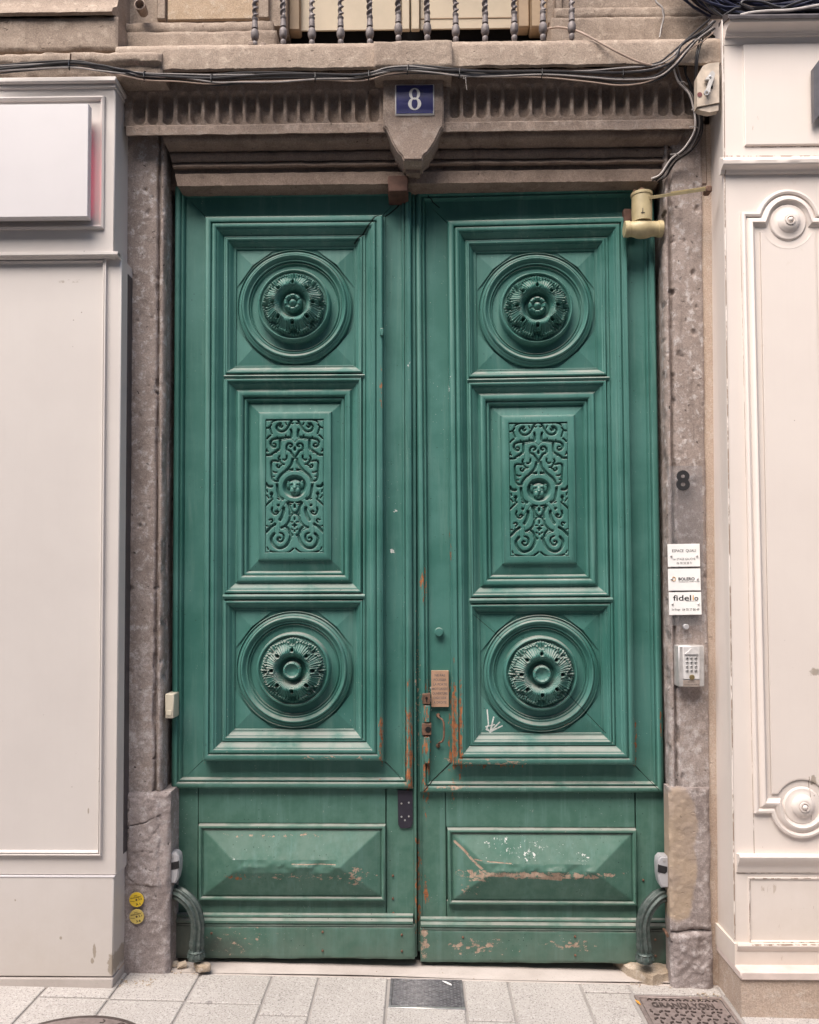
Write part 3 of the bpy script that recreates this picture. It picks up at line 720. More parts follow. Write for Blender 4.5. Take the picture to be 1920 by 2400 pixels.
# ---- balcony slab with raised centre block
Yb = -.262
ext_x([PZ(100, .1), PZ(100, Yb+.012), PZ(106, Yb+.002), PZ(110, Yb), PZ(155, Yb), PZ(160, Yb+.006), PZ(162, Yb+.015), PZ(162, -.02)], X(270, Yb, 130), X(1690, Yb, 130), .01, .0045, 6).build('balcony_slab', M['upper'], house, angle=40)
bl = rough_sheet(X(876, -.30, 125), X(1060, -.30, 125), Z(156, -.30), Z(94, -.30), -.30, .006, .003, 31, .006, .2).build('slab_block', M['upper'], house, angle=50)
# left run of slab with broken edge
lx0, lx1 = -3.6, X(378, -.28, 135)
def broken(x, z): return -.02*smooth(0, .012, (Z(136, -.28)-z)+.012*fbm(np.stack([x, x*0, z*.2], -1), 6, 4))
rough_sheet(lx0, lx1, Z(162, -.285), Z(111, -.285), -.285, .006, .006, 33, .010, .13, broken).build('balcony_slab', M['upper'], house, angle=50)
# pier foot above it
zt = 5.4
rough_sheet(-3.6, X(276, -.22, 65), Z(107, -.22), Z(27, -.22), -.22, .008, .004, 35, .008, .25).build('pier_block', M['upper'], house, angle=50)
pier = [(-.20, Z(27, -.2)), (-.235, Z(25, -.235)), (-.245, Z(17, -.245)), (-.235, Z(9, -.235)), (-.19, Z(6, -.19)), (-.17, Z(-14, -.17)), (-.17, zt), (.0, zt), (.0, Z(27, -.2))]
ext_x(pier, -3.6, X(268, -.22, 12), .02, .003, 9).build('pier_moulding', M['upper'], house, angle=40)
# steps under the window piers
def step(px0, px1, py0, py1, Y):
    rough_sheet(X(px0, Y, (py0+py1)/2), X(px1, Y, (py0+py1)/2), Z(py1, Y), Z(py0, Y), Y, .008, .0035, px0 % 17, .006, .3).build('wall_step', M['upper'], house, angle=50)
step(284, 648, 65, 114, -.105); step(284, 640, 44, 69, -.085); step(1292, 1700, 45, 108, -.105); step(1300, 1700, 22, 48, -.085)
for a, b in ((X(284, -.03, 20), X(672, -.03, 20)), (X(1284, -.03, 20), 3.6)): MB().box(a, b, -.04, .3, Z(60, -.03), zt).build('window_pier', M['upper'], house, smooth=False)
m = MB(); m.box(X(393, -.045, 20), X(602, -.045, 20), -.052, .0, Z(42, -.045), zt-.1, .004); m.build('rendered_panel', M['rough_render'], house)
for a, b in ((369, 390), (606, 632), (1300, 1318)): MB().box(X(a, -.05, 20), X(b, -.05, 20), -.06, .0, Z(42, -.045), zt-.1, .004).build('pier_strip', M['upper'], house)
# window above: frame, leaves, dark foot
win = MB().box(X(672, .06), X(1286, .06), .10, .3, Z(104, .06), zt).build('window', M['dark_gap'], house, smooth=False)
for a, b, yy in ((676, 704, .02), (1213, 1242, .02), (1244, 1284, .0)): MB().box(X(a, yy, 30), X(b, yy, 30), yy, .08, Z(67, yy), zt-.2, .006).build('window_frame', M['window_brown'], win)
for a, b, yy in ((941, 961, .025), (963, 984, .02)): MB().box(X(a, yy, 30), X(b, yy, 30), yy, yy+.02, Z(69, yy), zt-.2, .004).build('window_frame', M['window_cream'], win)
for a, b in ((705, 940), (985, 1212)):
    MB().box(X(a, .05, 30), X(b, .05, 30), .05, .058, Z(69, .05), zt-.2, .002).build('window_panel', M['window_cream'], win)
wt = MB(); wt.box(X(985, .045, 30), X(1212, .045, 30), .047, .06, Z(46, .05), Z(43, .05), .001); wt.build('glazing_bar', M['window_brown'], win)
# ---- keystone
Yk = -.215
ks = [(898, 172), (1040, 172), (1040, 296), (1034, 302), (1030, 312), (1018, 336), (1004, 356), (994, 364), (990, 375), (946, 375), (941, 364), (931, 354), (918, 330), (908, 306), (903, 298), (898, 296)]
poly = [(P(a, b, Yk).x, P(a, b, Yk).z) for a, b in ks]
kb = MB(); kb.prism(poly, Yk, .0)
k2 = kb.build('keystone', M['stone'], house, angle=30)
bm = bmesh.new(); bm.from_mesh(k2.data); bmesh.ops.bevel(bm, geom=[e for e in bm.edges if all(v.co.y < Yk+.01 for v in e.verts)], offset=.006, segments=2, affect='EDGES'); bm.to_mesh(k2.data); bm.free()
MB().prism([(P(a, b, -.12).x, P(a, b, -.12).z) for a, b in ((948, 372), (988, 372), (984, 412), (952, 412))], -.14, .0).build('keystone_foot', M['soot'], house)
MB().box(X(909, -.12, 430), X(957, -.12, 430), -.12, .05, Z(449, -.12), Z(410, -.12), .005).build('wooden_block', M['block_brown'], house)
# hooks and a pipe end in the wall
a = P(337, 30, -.1); MB().lathe(a.x, a.z, [(.004, -.10), (.020, -.10), (.024, -.15), (.019, -.152), (.016, -.12), (.001, -.12)], 20).build('pipe_stub', M['stone'], house)
for q in (P(1640, 118, -.2), P(165, 150, -.3)): MB().tube([q, q+Vector((.01, -.02, .03))], .003, 6).build('cable_hook', M['rust'], house)
# ================================================================== DOOR LEAVES
LC = Vector((X(690.5), 0, gz(-.5)+.012))          # foot of the left leaf
G_ = M['green']
leaf = thing('door_leaf', 'left green carved door leaf with dark iron strap at its meeting edge', 'door', LC, 'pair of green carved doors')
def XX(u, Y=0): return X(u, Y)
def ZZ(v, Y=0): return Z(v, Y, 690)
def mix_prof(pieces):
    o = []
    for p in pieces: o += seg(*p[:5], **(p[5] if len(p) > 5 else {}))
    last = pieces[-1]; o.append((last[3], last[4])); return o
K = 1/545
def prf(pieces): return [(x*K, y) for x, y in mix_prof(pieces)]
U0, U1, UB0, UB1 = 405, 974, 408, 967         # leaf edges, border moulding
V_TOP, V_FIELD_BOT, V_BASE = 447, 1824, 2146
# backing boards
m = MB(); m.box(XX(U0), XX(U1), .024, .065, LC.z+.02, ZZ(V_TOP-8)); m.build('backing_board', G_, leaf, smooth=False)
# four mitred field boards round the big moulding
bo = dict(x0=XX(432), x1=XX(948), z0=ZZ(1828), z1=ZZ(458)); bi = dict(x0=XX(486), x1=XX(892), z0=ZZ(1775), z1=ZZ(514)); gp = .0012
def board(a, b, c, d):
    m = MB(); cx = sum(p[0] for p in (a, b, c, d))/4; cz = sum(p[1] for p in (a, b, c, d))/4
    q = [(x+(gp if cx > x else -gp), z+(gp if cz > z else -gp)) for x, z in (a, b, c, d)]
    m.prism(q, 0, .022); m.build('field_board', G_, leaf, smooth=False)
A = [(bo['x0'], bo['z0']), (bo['x1'], bo['z0']), (bo['x1'], bo['z1']), (bo['x0'], bo['z1'])]; B = [(bi['x0'], bi['z0']), (bi['x1'], bi['z0']), (bi['x1'], bi['z1']), (bi['x0'], bi['z1'])]
for i in range(4): board(A[i], A[(i+1) % 4], B[(i+1) % 4], B[i])
# border moulding
pr = prf([('line', 0, .02, 0, -.010), ('bead', 0, -.012, 15, -.020, dict(n=8, h=-.014)), ('line', 15, -.014, 16, -.014), ('bead', 17, -.014, 22, -.012, dict(n=5, h=-.006)), ('line', 23, -.008, 25, .004)])
m = MB(); m.frame(XX(UB0), XX(UB1), ZZ(1846), ZZ(438), pr); m.build('border_moulding', G_, leaf)
# big bolection moulding
pr = prf([('line', 0, .002, 0, -.040), ('bead', 0, -.040, 15, -.052, dict(n=8, h=-.010)), ('line', 15.5, -.044, 17, -.044),
          ('bead', 17, -.046, 28, -.046, dict(n=8, h=-.008)), ('cyma', 28, -.046, 41, -.022, dict(n=8)), ('line', 41, -.018, 42, -.018), ('bead', 42, -.020, 49, -.018, dict(n=6, h=-.006)), ('line', 50, -.012, 50, .01)])
m = MB(); m.frame(XX(479, -.03), XX(899.5, -.03), ZZ(1783, -.04), ZZ(507, -.04), pr); m.build('bolection_moulding', G_, leaf)
# thin slip outside the bolection on the lock side
m = MB(); m.box(XX(899.5, -.01), XX(904, -.01), -.012, .01, ZZ(1784), ZZ(510), .002); m.build('slip', G_, leaf)
# crossbars
for v0, v1 in ((876.5, 887), (1392, 1405)):
    pr2 = [(.01, ZZ(v0, -.03)), (-.020, ZZ(v0, -.03)), (-.030, ZZ(v0+2, -.03)), (-.034, ZZ((v0+v1)/2-1, -.03)), (-.028, ZZ(v1-2, -.03)), (-.018, ZZ(v1, -.03)), (.01, ZZ(v1, -.03))]
    MB().prism_x(pr2, XX(523, -.03), XX(855, -.03)).build('crossbar', G_, leaf)

# ---- rosette relief
def rosette_mesh(ring):
    Rr = 77*K; nr, nt = 84, 384
    r = np.linspace(0.0, 1.0, nr)[:, None]; th = np.linspace(0, 2*np.pi, nt+1)[None, :]
    r, th = np.broadcast_arrays(r, th); a = (th-np.pi/2)
    s8 = (a/(np.pi/4)); hole = s8-np.round(s8)                   # -.5..-.5, 0 at a hole
    lf = hole-np.sign(hole)*.5                                    # 0 on a leaf's middle
    wav = np.where(hole >= 0, 1, -1)
    # main swelling ring
    h = .50*np.exp(-((r-.56)/.20)**2)*1.0 + .06
    # leaf layer: outer edge in lobes
    edge = .955 - .15*smooth(.20, .45, np.abs(lf)) - .055*np.abs(np.sin(lf*np.pi*9)) 
    leafm = smooth(edge+.012, edge-.012, r)
    back = .90+.085*(1-np.abs(hole)*1.6) - .02*np.abs(np.sin(hole*np.pi*9))
    backm = smooth(back+.012, back-.012, r)
    # ribs fan out from each leaf middle
    fan = np.cos(lf*np.pi*18/(.55+.75*r))*smooth(.42, .74, r)
    ribs = .066*fan*(.4+.6*np.abs(lf)*2)
    lines = .022*np.cos(2*np.pi*9*np.sqrt((hole*1.2)**2+((r-.60)/.55)**2))*np.exp(-(((r-.50)/.13)**2))*1.0
    hl = h + .16*smooth(.35, .95, r)*(1-np.abs(lf)*1.2) + ribs + lines
    hl = hl + .085*np.exp(-((edge-.035-r)/.026)**2) - .05*np.exp(-((lf*r*.785)/.012)**2)*smooth(.55, .7, r)
    hb = .04 + .09*np.abs(np.cos(hole*np.pi*9))*smooth(.7, .95, r)
    H = np.where(leafm > .5, hl, 0)*leafm + np.maximum(hb*backm, 0)*(1-leafm)
    # teardrop holes
    hd = np.hypot(hole*r*.785*1.0, (r-.60)*np.where(r > .60, .62, 1.0))
    H = H - .34*(1-smooth(.028, .058, hd)) + .05*np.exp(-((hd-.075)/.018)**2)
    # hollow and bud
    H = H - .30*np.exp(-((r-.335)/.075)**2) + .0
    pet = np.abs(np.cos(a*4)); bud = np.where(r < .215, 1, 0)
    if ring:
        hb2 = .46+.10*np.exp(-((r-.215)/.035)**2)-.10*np.exp(-(r/.13)**2) - .07*(1-smooth(0, .16, pet))*smooth(.14, .20, r)
    else:
        hb2 = .36+.20*np.exp(-((r-.205)/.055)**2)*(.30+.70*smooth(.05, .6, pet)) + .24*np.exp(-(r/.085)**2) - .07*np.exp(-((r-.125)/.02)**2)
    w = smooth(.288, .266, r); H = H*(1-w)+hb2*w
    H = np.maximum(H, -.12)
    pts = np.stack([r*Rr*np.cos(th), -.080*H, r*Rr*np.sin(th)], -1)
    return MB().grid(pts)
ROS = {}
for key, rg in (('flower', False), ('ring', True)): ROS[key] = rosette_mesh(rg).mesh('rosette', G_, None, True, 75, recalc=False)

def square_panel(v0, v1, key):
    """v0,v1: top and bottom of the panel field in the photo"""
    zt_, zb_ = ZZ(v0, 0), ZZ(v1, 0); x0, x1 = XX(551), XX(829); cx, cz = (x0+x1)/2, (zt_+zb_)/2
    pr = prf([('line', 0, -.006, 0, -.020), ('bead', 0, -.020, 6, -.020, dict(n=6, h=-.007)), ('cyma', 7, -.017, 18, .004, dict(n=8)), ('line', 18, .002, 19, .002), ('bead', 19, .004, 22, .006, dict(n=4, h=-.003)), ('line', 22.5, .012, 23, .014)])
    fr = MB(); fr.frame(x0-22*K, x1+22*K, zb_-22*K, zt_+22*K, pr); pm = fr.build('panel_moulding', G_, leaf)
    # field: corners folded into shallow facets round the circle
    f = MB(); yb = .012; e = .0008
    f.box(x0-.004, x1+.004, yb, .03, zb_-.004, zt_+.004)
    R0 = 136*K
    for sx in (-1, 1):
        for sz in (-1, 1):
            co = (cx+sx*(x1-x0)/2, cz+sz*(zt_-zb_)/2); a = (cx+sx*R0*.36, co[1]); b = (co[0], cz+sz*R0*.36)
            d = R0*.735; mid = (cx+sx*d, cz+sz*d)
            A_ = (a[0], yb-.002, a[1]); B_ = (b[0], yb-.002, b[1]); C_ = (co[0], yb-.002, co[1]); D_ = (mid[0], yb-.014, mid[1])
            A2 = (A_[0], yb+.004, A_[2]); B2 = (B_[0], yb+.004, B_[2])
            f.add([A_, C_, D_], [(0, 1, 2)]); f.add([C_, B_, D_], [(0, 1, 2)])
    f.build('panel_field', G_, leaf, smooth=False)
    # ring mouldings, dish and boss
    r = lambda q: q*K
    lp = [(r(136.6), .013)] + [(r(136.2), -.002)] + [(r(136-1.5*t), -.002-.004*math.sin(math.pi*t/2)) for t in (.3, .6, 1)] + [(r(133.9), .004)]
    lp += [(r(133.5-7.5*i/6), .001-.009*(i/6)**2*(3-2*i/6)) for i in range(7)] + [(r(125.5), -.005)] + [(r(125-8*i/8), -.007-.009*math.sin(math.pi*i/8)-.003*i/8) for i in range(9)] + [(r(116.5-4.5*i/5), -.009+.008*math.sin(i/5*math.pi/2)) for i in range(6)]
    lp += [(r(111.5), -.004), (r(109.5), -.004), (r(109), .006), (r(107.3), .008)] + [(r(106.5-3.5*i/4), .008-.006*math.sin(math.pi*i/4)) for i in range(5)]
    lp += [(r(102), .018), (r(98), .024), (r(93), .022), (r(88), .012), (r(85.5), .0)]
    ring = MB().lathe(cx, cz, lp, 128).build('ring_moulding', G_, leaf, angle=55)
    bp = [(r(86), .004), (r(86), -.020), (r(84.5), -.027), (r(82), -.030), (r(79.5), -.028), (r(78.5), -.020), (r(77), -.022), (r(30), -.022)]
    bo_ = MB().lathe(cx, cz, bp, 128, cap=True).build('boss', G_, leaf, angle=55)
    o = bpy.data.objects.new('rosette', ROS[key]); sc.collection.objects.link(o); o.parent = leaf
    o.location = Vector((cx, -.022, cz))-LC
square_panel(583, 856, 'flower'); square_panel(1429.5, 1709, 'ring')

# ---- middle panel with carving
pr = prf([('line', 0, -.006, 0, -.022), ('bead', 0, -.022, 7, -.022, dict(n=6, h=-.008)), ('cyma', 8, -.018, 25, .002, dict(n=9)), ('line', 25.5, -.004, 27, -.004), ('bead', 27, -.006, 41, -.002, dict(n=8, h=-.010)), ('line', 41.5, .006, 43, .006), ('bead', 43, .004, 49, .006, dict(n=5, h=-.004)), ('line', 50, .012, 52, .020)])
m = MB(); m.frame(XX(529.5), XX(849), ZZ(1390), ZZ(890), pr); m.build('panel_moulding', G_, leaf)
pr = [(-.006, .022), (.012, .016), ((604-581)*K, .008), ((606-581)*K, -.004), ((610-581)*K, -.008), ((617-581)*K, -.010), ((622-581)*K, -.010), ((623-581)*K, -.009)]
px0, px1, pz0, pz1 = XX(581), XX(801), ZZ(1337), ZZ(942)
m = MB(); m.frame(px0, px1, pz0, pz1, pr); pad = m.build('raised_panel', G_, leaf, angle=20)
cz0, cz1 = pz0+(1337-1301)*K, pz1-(981-942)*K; cx0, cx1 = px0+40*K, px1-40*K
cw, ch = cx1-cx0, cz1-cz0
# carving drawn in a local frame: 147..942 across, 130..2030 down, mirrored about 547
GR = [([(380,245),(365,258),(348,250),(346,228),(362,212),(345,208),(318,228),(303,262),(318,297),(350,317),(388,318),(424,300),(452,265),(474,225),(496,182),(524,150)], 11),
      ([(490,204),(522,210)], 7), ([(425,200),(440,230)], 5), ([(240,195),(262,175),(300,164)], 6), ([(175,272),(205,262),(228,238),(234,222)], 8), ([(215,262),(226,300),(242,348)], 8), ([(178,418),(200,392),(224,374)], 8),
      ([(266,520),(285,532),(298,514),(288,492),(262,488)], 6), ([(285,530),(255,528),(230,502),(226,465),(252,432),(300,418),(350,414),(405,405),(455,398),(500,395),(504,350),(496,296)], 12), ([(500,395),(505,330)], 12), ([(313,395),(320,418)], 6), ([(428,372),(430,398)], 6),
      ([(350,440),(350,545),(330,572),(285,602),(245,628),(236,643),(160,646)], 11), ([(175,580),(190,598)], 6), ([(290,590),(300,612)], 6),
      ([(488,530),(506,524),(512,505),(490,486),(460,490),(440,518),(437,560),(452,576),(486,590),(505,622),(528,658),(547,682)], 11),
      ([(547,545),(547,574)], 13), ([(547,690),(520,706),(512,745),(490,795),(430,862),(372,912),(334,965),(320,1008)], 13),
      ([(318,1010),(268,1000),(245,962),(240,880),(240,735),(335,730),(350,712)], 10), ([(344,662),(334,695),(346,728),(376,768),(404,776)], 9), ([(440,655),(440,690),(418,714),(394,712)], 9), ([(348,796),(342,820),(320,818),(308,796),(318,782)], 8), ([(376,768),(370,790),(345,800)], 7),
      ([(250,870),(280,886),(308,886)], 7), ([(250,942),(276,946)], 5), ([(165,1040),(185,1070),(212,1082),(242,1080)], 14),
      ([(228,1190),(238,1166),(252,1182),(240,1210),(238,1238),(252,1256),(240,1272),(200,1308),(163,1346)], 9), ([(175,1205),(205,1245)], 5), ([(180,1130),(186,1160)], 5),
      ([(312,1055),(318,1110),(328,1180),(350,1228),(388,1256)], 13), ([(336,1218),(384,1258)], 14), ([(330,1342),(331,1344)], 14), ([(326,1250),(340,1258)], 8),
      ([(250,1378),(244,1418),(264,1460),(298,1466),(326,1442),(314,1420),(294,1432)], 10), ([(400,1380),(400,1430),(382,1490),(352,1545)], 16),
      ([(520,1302),(462,1300),(476,1350),(494,1405),(520,1440),(547,1452),(512,1470),(486,1512),(470,1568),(428,1622),(372,1652)], 12), ([(452,1312),(484,1400),(484,1470)], 12),
      ([(547,1340),(547,1370)], 12), ([(547,1515),(547,1542)], 8), ([(530,1620),(547,1605)], 10), ([(547,1600),(547,1642)], 9), ([(525,1620),(547,1620)], 9), ([(547,1692),(547,1702)], 9), ([(500,1574),(522,1578)], 6), ([(508,1672),(520,1682)], 6), ([(480,1325),(498,1335)], 6),
      ([(440,1645),(476,1688),(486,1732),(516,1756)], 13), ([(500,1745),(488,1800),(458,1868),(412,1915),(345,1936),(288,1914),(246,1852),(240,1790),(276,1736)], 15),
      ([(356,1724),(394,1744),(405,1790),(386,1834),(346,1846),(320,1816),(334,1790),(356,1796)], 10), ([(165,1712),(192,1688),(232,1642),(286,1604)], 15), ([(214,1546),(240,1534),(256,1556),(240,1582)], 8), ([(172,1625),(192,1632)], 5),
      ([(530,1944),(482,1984),(420,2006),(345,2004),(272,1990),(225,1976)], 8), ([(150,2000),(200,1995)], 5), ([(186,1925),(200,1955)], 5), ([(180,560),(165,600)], 4), ([(463,850),(520,858)], 7), ([(430,870),(470,848),(522,842)], 7)]
nx, nz = 190, 440
gu, gv = np.meshgrid(np.linspace(147, 942, nx), np.linspace(2030, 130, nz)); mu = np.where(gu > 547, 1094-gu, gu)
D = np.full(gu.shape, 60.0)
for pts, w in GR:
    l = curve(pts, 4) if len(pts) > 2 else pts
    bx0, bx1 = min(p[0] for p in l)-60, max(p[0] for p in l)+60; by0, by1 = min(p[1] for p in l)-60, max(p[1] for p in l)+60
    sel = (mu > bx0) & (mu < bx1) & (gv > by0) & (gv < by1)
    D[sel] = np.minimum(D[sel], polydist(mu[sel], gv[sel], l)-w*1.15)
D = np.minimum(D, np.minimum.reduce([gu-163, 930-gu, gv-166, 2012-gv]))
rm = np.hypot(gu-547, gv-1082); 
Hc = -.0125*smooth(4, -5, D) - .0012*smooth(16, 3, D)
ringm = smooth(222, 210, rm); Hc = np.where(rm < 212, 0.0, Hc)
Hc = Hc*(1) - .0012*np.exp(-((rm-214)/6)**2)
Hc = Hc - .022*smooth(164, 120, rm)**.6*(rm < 164)
# overlapping straps: faint incised edges
for pts, w in (([(547,470),(512,428),(470,420),(365,446)], 4), ([(365,446),(365,690)], 3), ([(430,590),(430,640)], 3), ([(258,1290),(258,1400)], 3), ([(440,1290),(345,1440)], 3), ([(285,1530),(285,1720)], 3), ([(352,1530),(352,1700)], 3), ([(375,1275),(320,1400)], 3), ([(372,1660),(440,1690),(475,1760)], 4), ([(310,590),(350,585)], 3)):
    dd = polydist(mu, gv, pts); Hc = Hc-.0022*smooth(w+3, w*.4, dd)
gx = cx0+(gu-147)/(942-147)*cw; gzv = cz1-(gv-130)/(2030-130)*ch
pts = np.stack([gx, -.010-Hc, gzv], -1)
MB().grid(pts).build('carving', G_, leaf, angle=60, recalc=False)
# dog head in the medallion: one continuous relief
hx, hz = cx0+(547-147)/795*cw, cz1-(1085-130)/1900*ch; hs = cw/795
gu2, gv2 = np.meshgrid(np.linspace(-135, 135, 100), np.linspace(-140, 140, 104))     # u right, v up, in drawing units
def ell(u0, v0, a, b, h, base=0.0):
    q = 1-((gu2-u0)/a)**2-((gv2-v0)/b)**2
    return np.where(q > 0, base+h*np.sqrt(np.clip(q, 0, None)), -1)
def smax(a, b, k=9.0):
    h = np.clip(.5+.5*(a-b)/k, 0, 1); return b*(1-h)+a*h+k*h*(1-h)
H = ell(0, 10, 82, 92, 96)                       # skull
for s in (-1, 1):
    H = smax(H, ell(s*44, 46, 34, 30, 52, 46), 8)      # brows
    H = smax(H, ell(s*88, 34, 30, 56, 46, 18), 5)      # drooping ears
    H = smax(H, ell(s*96, 70, 18, 20, 30, 36), 5)
    H = smax(H, ell(s*30, -52, 36, 46, 60, 66), 8)     # jowls
H = smax(H, ell(0, -12, 34, 62, 70, 66), 9)          # muzzle ridge
H = smax(H, ell(0, -16, 21, 17, 36, 122), 4)         # nose
H = smax(H, ell(0, -92, 40, 24, 40, 40), 7)          # chin
for s in (-1, 1):
    H = H-26*np.exp(-(((gu2-s*36)/13)**2+((gv2-26)/10)**2)) + 9*np.exp(-(((gu2-s*36)/6)**2+((gv2-26)/5)**2))   # eyes in their sockets
    H = H-12*np.exp(-(((gu2-s*68)/5)**2+((gv2-30)/40)**2)) - 10*np.exp(-(((gu2-s*9)/4)**2+((gv2+20)/4)**2))      # ear crease, nostrils
H = H-12*np.exp(-((gu2/3)**2+((gv2+52)/22)**2)) - 14*np.exp(-(((gv2+74+np.abs(gu2)*.25)/5)**2))*(np.abs(gu2) < 52)
H = np.maximum(H, -4)
pts = np.stack([hx+gu2*hs, .012-H*hs*.60, hz+gv2*hs], -1)
MB().grid(pts).build('dog_head', G_, leaf, angle=70, recalc=False)

# ---- lower part: rails, stiles, pyramid panel, base moulding, kick board
e = .0015
MB().box(XX(U0+2)+e, XX(467.5)-e, .004, .03, ZZ(2150), ZZ(1847), .001).build('stile', G_, leaf)
MB().box(XX(905)+e, XX(U1-2)-e, .004, .03, ZZ(2150), ZZ(1847), .001).build('stile', G_, leaf)
MB().box(XX(467.5)+e, XX(904)-e*2, .003, .03, ZZ(1929.5), ZZ(1847), .001).build('rail', G_, leaf)
MB().box(XX(467.5)+e, XX(904)-e, .005, .03, ZZ(2150), ZZ(2104), .001).build('rail', G_, leaf)
pr = prf([('line', 0, .012, 0, -.014), ('bead', 0, -.014, 8, -.018, dict(n=6, h=-.007)), ('line', 9, -.012, 10, -.012), ('line', 10, -.012, 12, -.016)])
hx0, hx1, hz0, hz1 = XX(471), XX(903), ZZ(2108), ZZ(1931)
m = MB(); m.frame(hx0, hx1, hz0, hz1, pr); m.build('panel_moulding', G_, leaf)
# hipped pyramid, with a grid so that its ridge can be worn
nx, nz = 130, 56; ix0, ix1, iz0, iz1 = hx0+12*K, hx1-12*K, hz0+12*K, hz1-12*K
gx, gzv = np.meshgrid(np.linspace(ix0, ix1, nx), np.linspace(iz0, iz1, nz)); hh = (iz1-iz0)/2
dd = np.minimum.reduce([(gx-ix0)*.82, (ix1-gx)*.82, gzv-iz0, iz1-gzv]); p = np.stack([gx, gx*0, gzv], -1)
lift = .060*np.clip(dd/hh, 0, 1); worn = np.clip(dd/hh-.80, 0, 1)*.05*np.clip(.6+fbm(p, 12, 4)*2.2, 0, 2)
pts = np.stack([gx, -.014-lift+worn+fbm(p, 60, 2)*.0012*smooth(.5, .9, dd/hh), gzv], -1)
MB().grid(pts).build('lower_panel', G_, leaf, angle=18)
bp_ = [PZ(2140, .02), PZ(2141, -.014), PZ(2146, -.022), PZ(2150, -.024), PZ(2152, -.020), PZ(2155, -.026), PZ(2160, -.034), PZ(2165, -.034), PZ(2167, -.026), PZ(2171, -.030), PZ(2171, .02)]
ext_x(bp_, XX(U0+3), XX(U1-8), .01, .0012, 41, ends=True).build('base_moulding', G_, leaf, angle=35)
kz0, kz1 = LC.z+.020, ZZ(2170, -.03)
rough_sheet(XX(U0+2), XX(U1-4), kz0, kz1, -.028, .008, .0016, 43, .005, .06).build('kick_board', G_, leaf, angle=40)
nm = MB()
for u, v in ((757, 2184), (757, 2228), (940, 2190), (940, 2228), (500, 2188), (919, 2058), (919, 2112), (920, 2146)):
    nm.lathe(XX(u, -.03), ZZ(v, -.03), [(.005, -.028 if v > 2160 else .006), (.005, -.032 if v > 2160 else .0), (.0025, -.034 if v > 2160 else -.003)], 10, cap=True)
nm.build('nail_heads', M['rust'], leaf)['kind'] = 'stuff'

# ---- second leaf: a copy of the first and of all its parts
leaf2 = copy_tree(leaf)
leaf2['label'] = 'right green carved door leaf with pull handle and brass notice, badly chipped'
leaf2.location = LC+Vector((579.5/545, .010, gz(.55)-gz(-.5)+.002)); leaf2.rotation_euler = Euler((0, -.0052, -.020))
# ---- pieces only the left leaf has
m = MB(); m.prism([(XX(a, -.004), ZZ(b, -.004)) for a, b in ((931, 1852), (966, 1853), (966, 1930), (960, 1940), (938, 1941), (932, 1932))], -.004, .006)
pt = m.build('iron_strap', M['plate_dark'], leaf, smooth=False, label='dark iron strap')
sm = MB()
for u, v in ((940, 1882), (957, 1880), (940, 1913), (957, 1912), (948, 1921)): sm.lathe(XX(u), ZZ(v), [(.0042, -.003), (.004, -.006), (.001, -.0065)], 10, cap=True)
sm.build('screws', M['steel'], pt)['kind'] = 'stuff'
MB().box(XX(892, -.05), XX(900, -.05), -.062, -.03, ZZ(790, -.05), ZZ(772, -.05), .003).build('door_stop', G_, leaf)
# meeting strip of the left leaf
MB().box(XX(968), XX(975.5), -.006, .03, LC.z+.02, ZZ(445), .003).build('meeting_strip', G_, leaf)
# ---- pieces only the right leaf has (photo pixels)
bpy.context.view_layer.update()
YR = .020
def on2(px, py, Y=YR): return P(px, py, Y)
MB().box(on2(977, 1500).x, on2(989, 1500).x, .022, .05, LC.z+.03, Z(448, .02), .003).build('meeting_strip', G_, leaf2)
for (a, b, c, d, nm_) in ((990, 1009, 1626, 1650, 'lock_plate'), (989, 1011, 1696, 1723, 'lock_plate')):
    lp = MB(); lp.box(P(a, c, -.02).x, P(b, c, -.02).x, -.024, .02, P(a, d, -.02).z, P(a, c, -.02).z, .002); l_ = lp.build('lock_plate', M['rust'], leaf2)
    q = P((a+b)/2+2, (c+d)/2, -.02); kh = MB()
    if c < 1650: kh.lathe(q.x-.003, q.z+.004, [(.0001, -.0262), (.0055, -.0262), (.0055, -.02)], 14); kh.box(q.x-.005, q.x-.001, -.0261, -.02, q.z-.012, q.z+.002)
    else: kh.lathe(q.x+.003, q.z, [(.0001, -.0262), (.0125, -.0262), (.0125, -.02)], 20)
    kh.build('keyhole', M['black'], l_)
for c, d in ((1653, 1694), (1726, 1790)): MB().box(P(993, c, -.01).x, P(1008, c, -.01).x, -.021, .02, P(1000, d, -.02).z, P(1000, c, -.02).z, .004).build('lock_cover', G_, leaf2)
q = P(1029, 1481, YR); MB().lathe(q.x, q.z, [(.017, YR+.005), (.017, YR-.012), (.020, YR-.014), (.020, YR-.022), (.016, YR-.026), (.002, YR-.027)], 24, cap=True).build('door_knob', G_, leaf2)
hp = [P(1027, 1678, YR), P(1027, 1678, YR-.014), P(1030, 1682, YR-.022), P(1036, 1686, YR-.030), P(1040, 1694, YR-.034), P(1041, 1712, YR-.034), P(1040, 1730, YR-.034), P(1036, 1738, YR-.03), P(1030, 1741, YR-.022), P(1028, 1745, YR-.012), P(1028, 1745, YR)]
hm = MB().tube(curve([tuple(p) for p in hp], 4), .0042, 8)
for c in (1676, 1747): hq = P(1027, c, YR); hm.lathe(hq.x, hq.z, [(.009, YR), (.009, YR-.006), (.006, YR-.009), (.001, YR-.010)], 12, cap=True)
hm.build('pull_handle', M['rust'], leaf2)
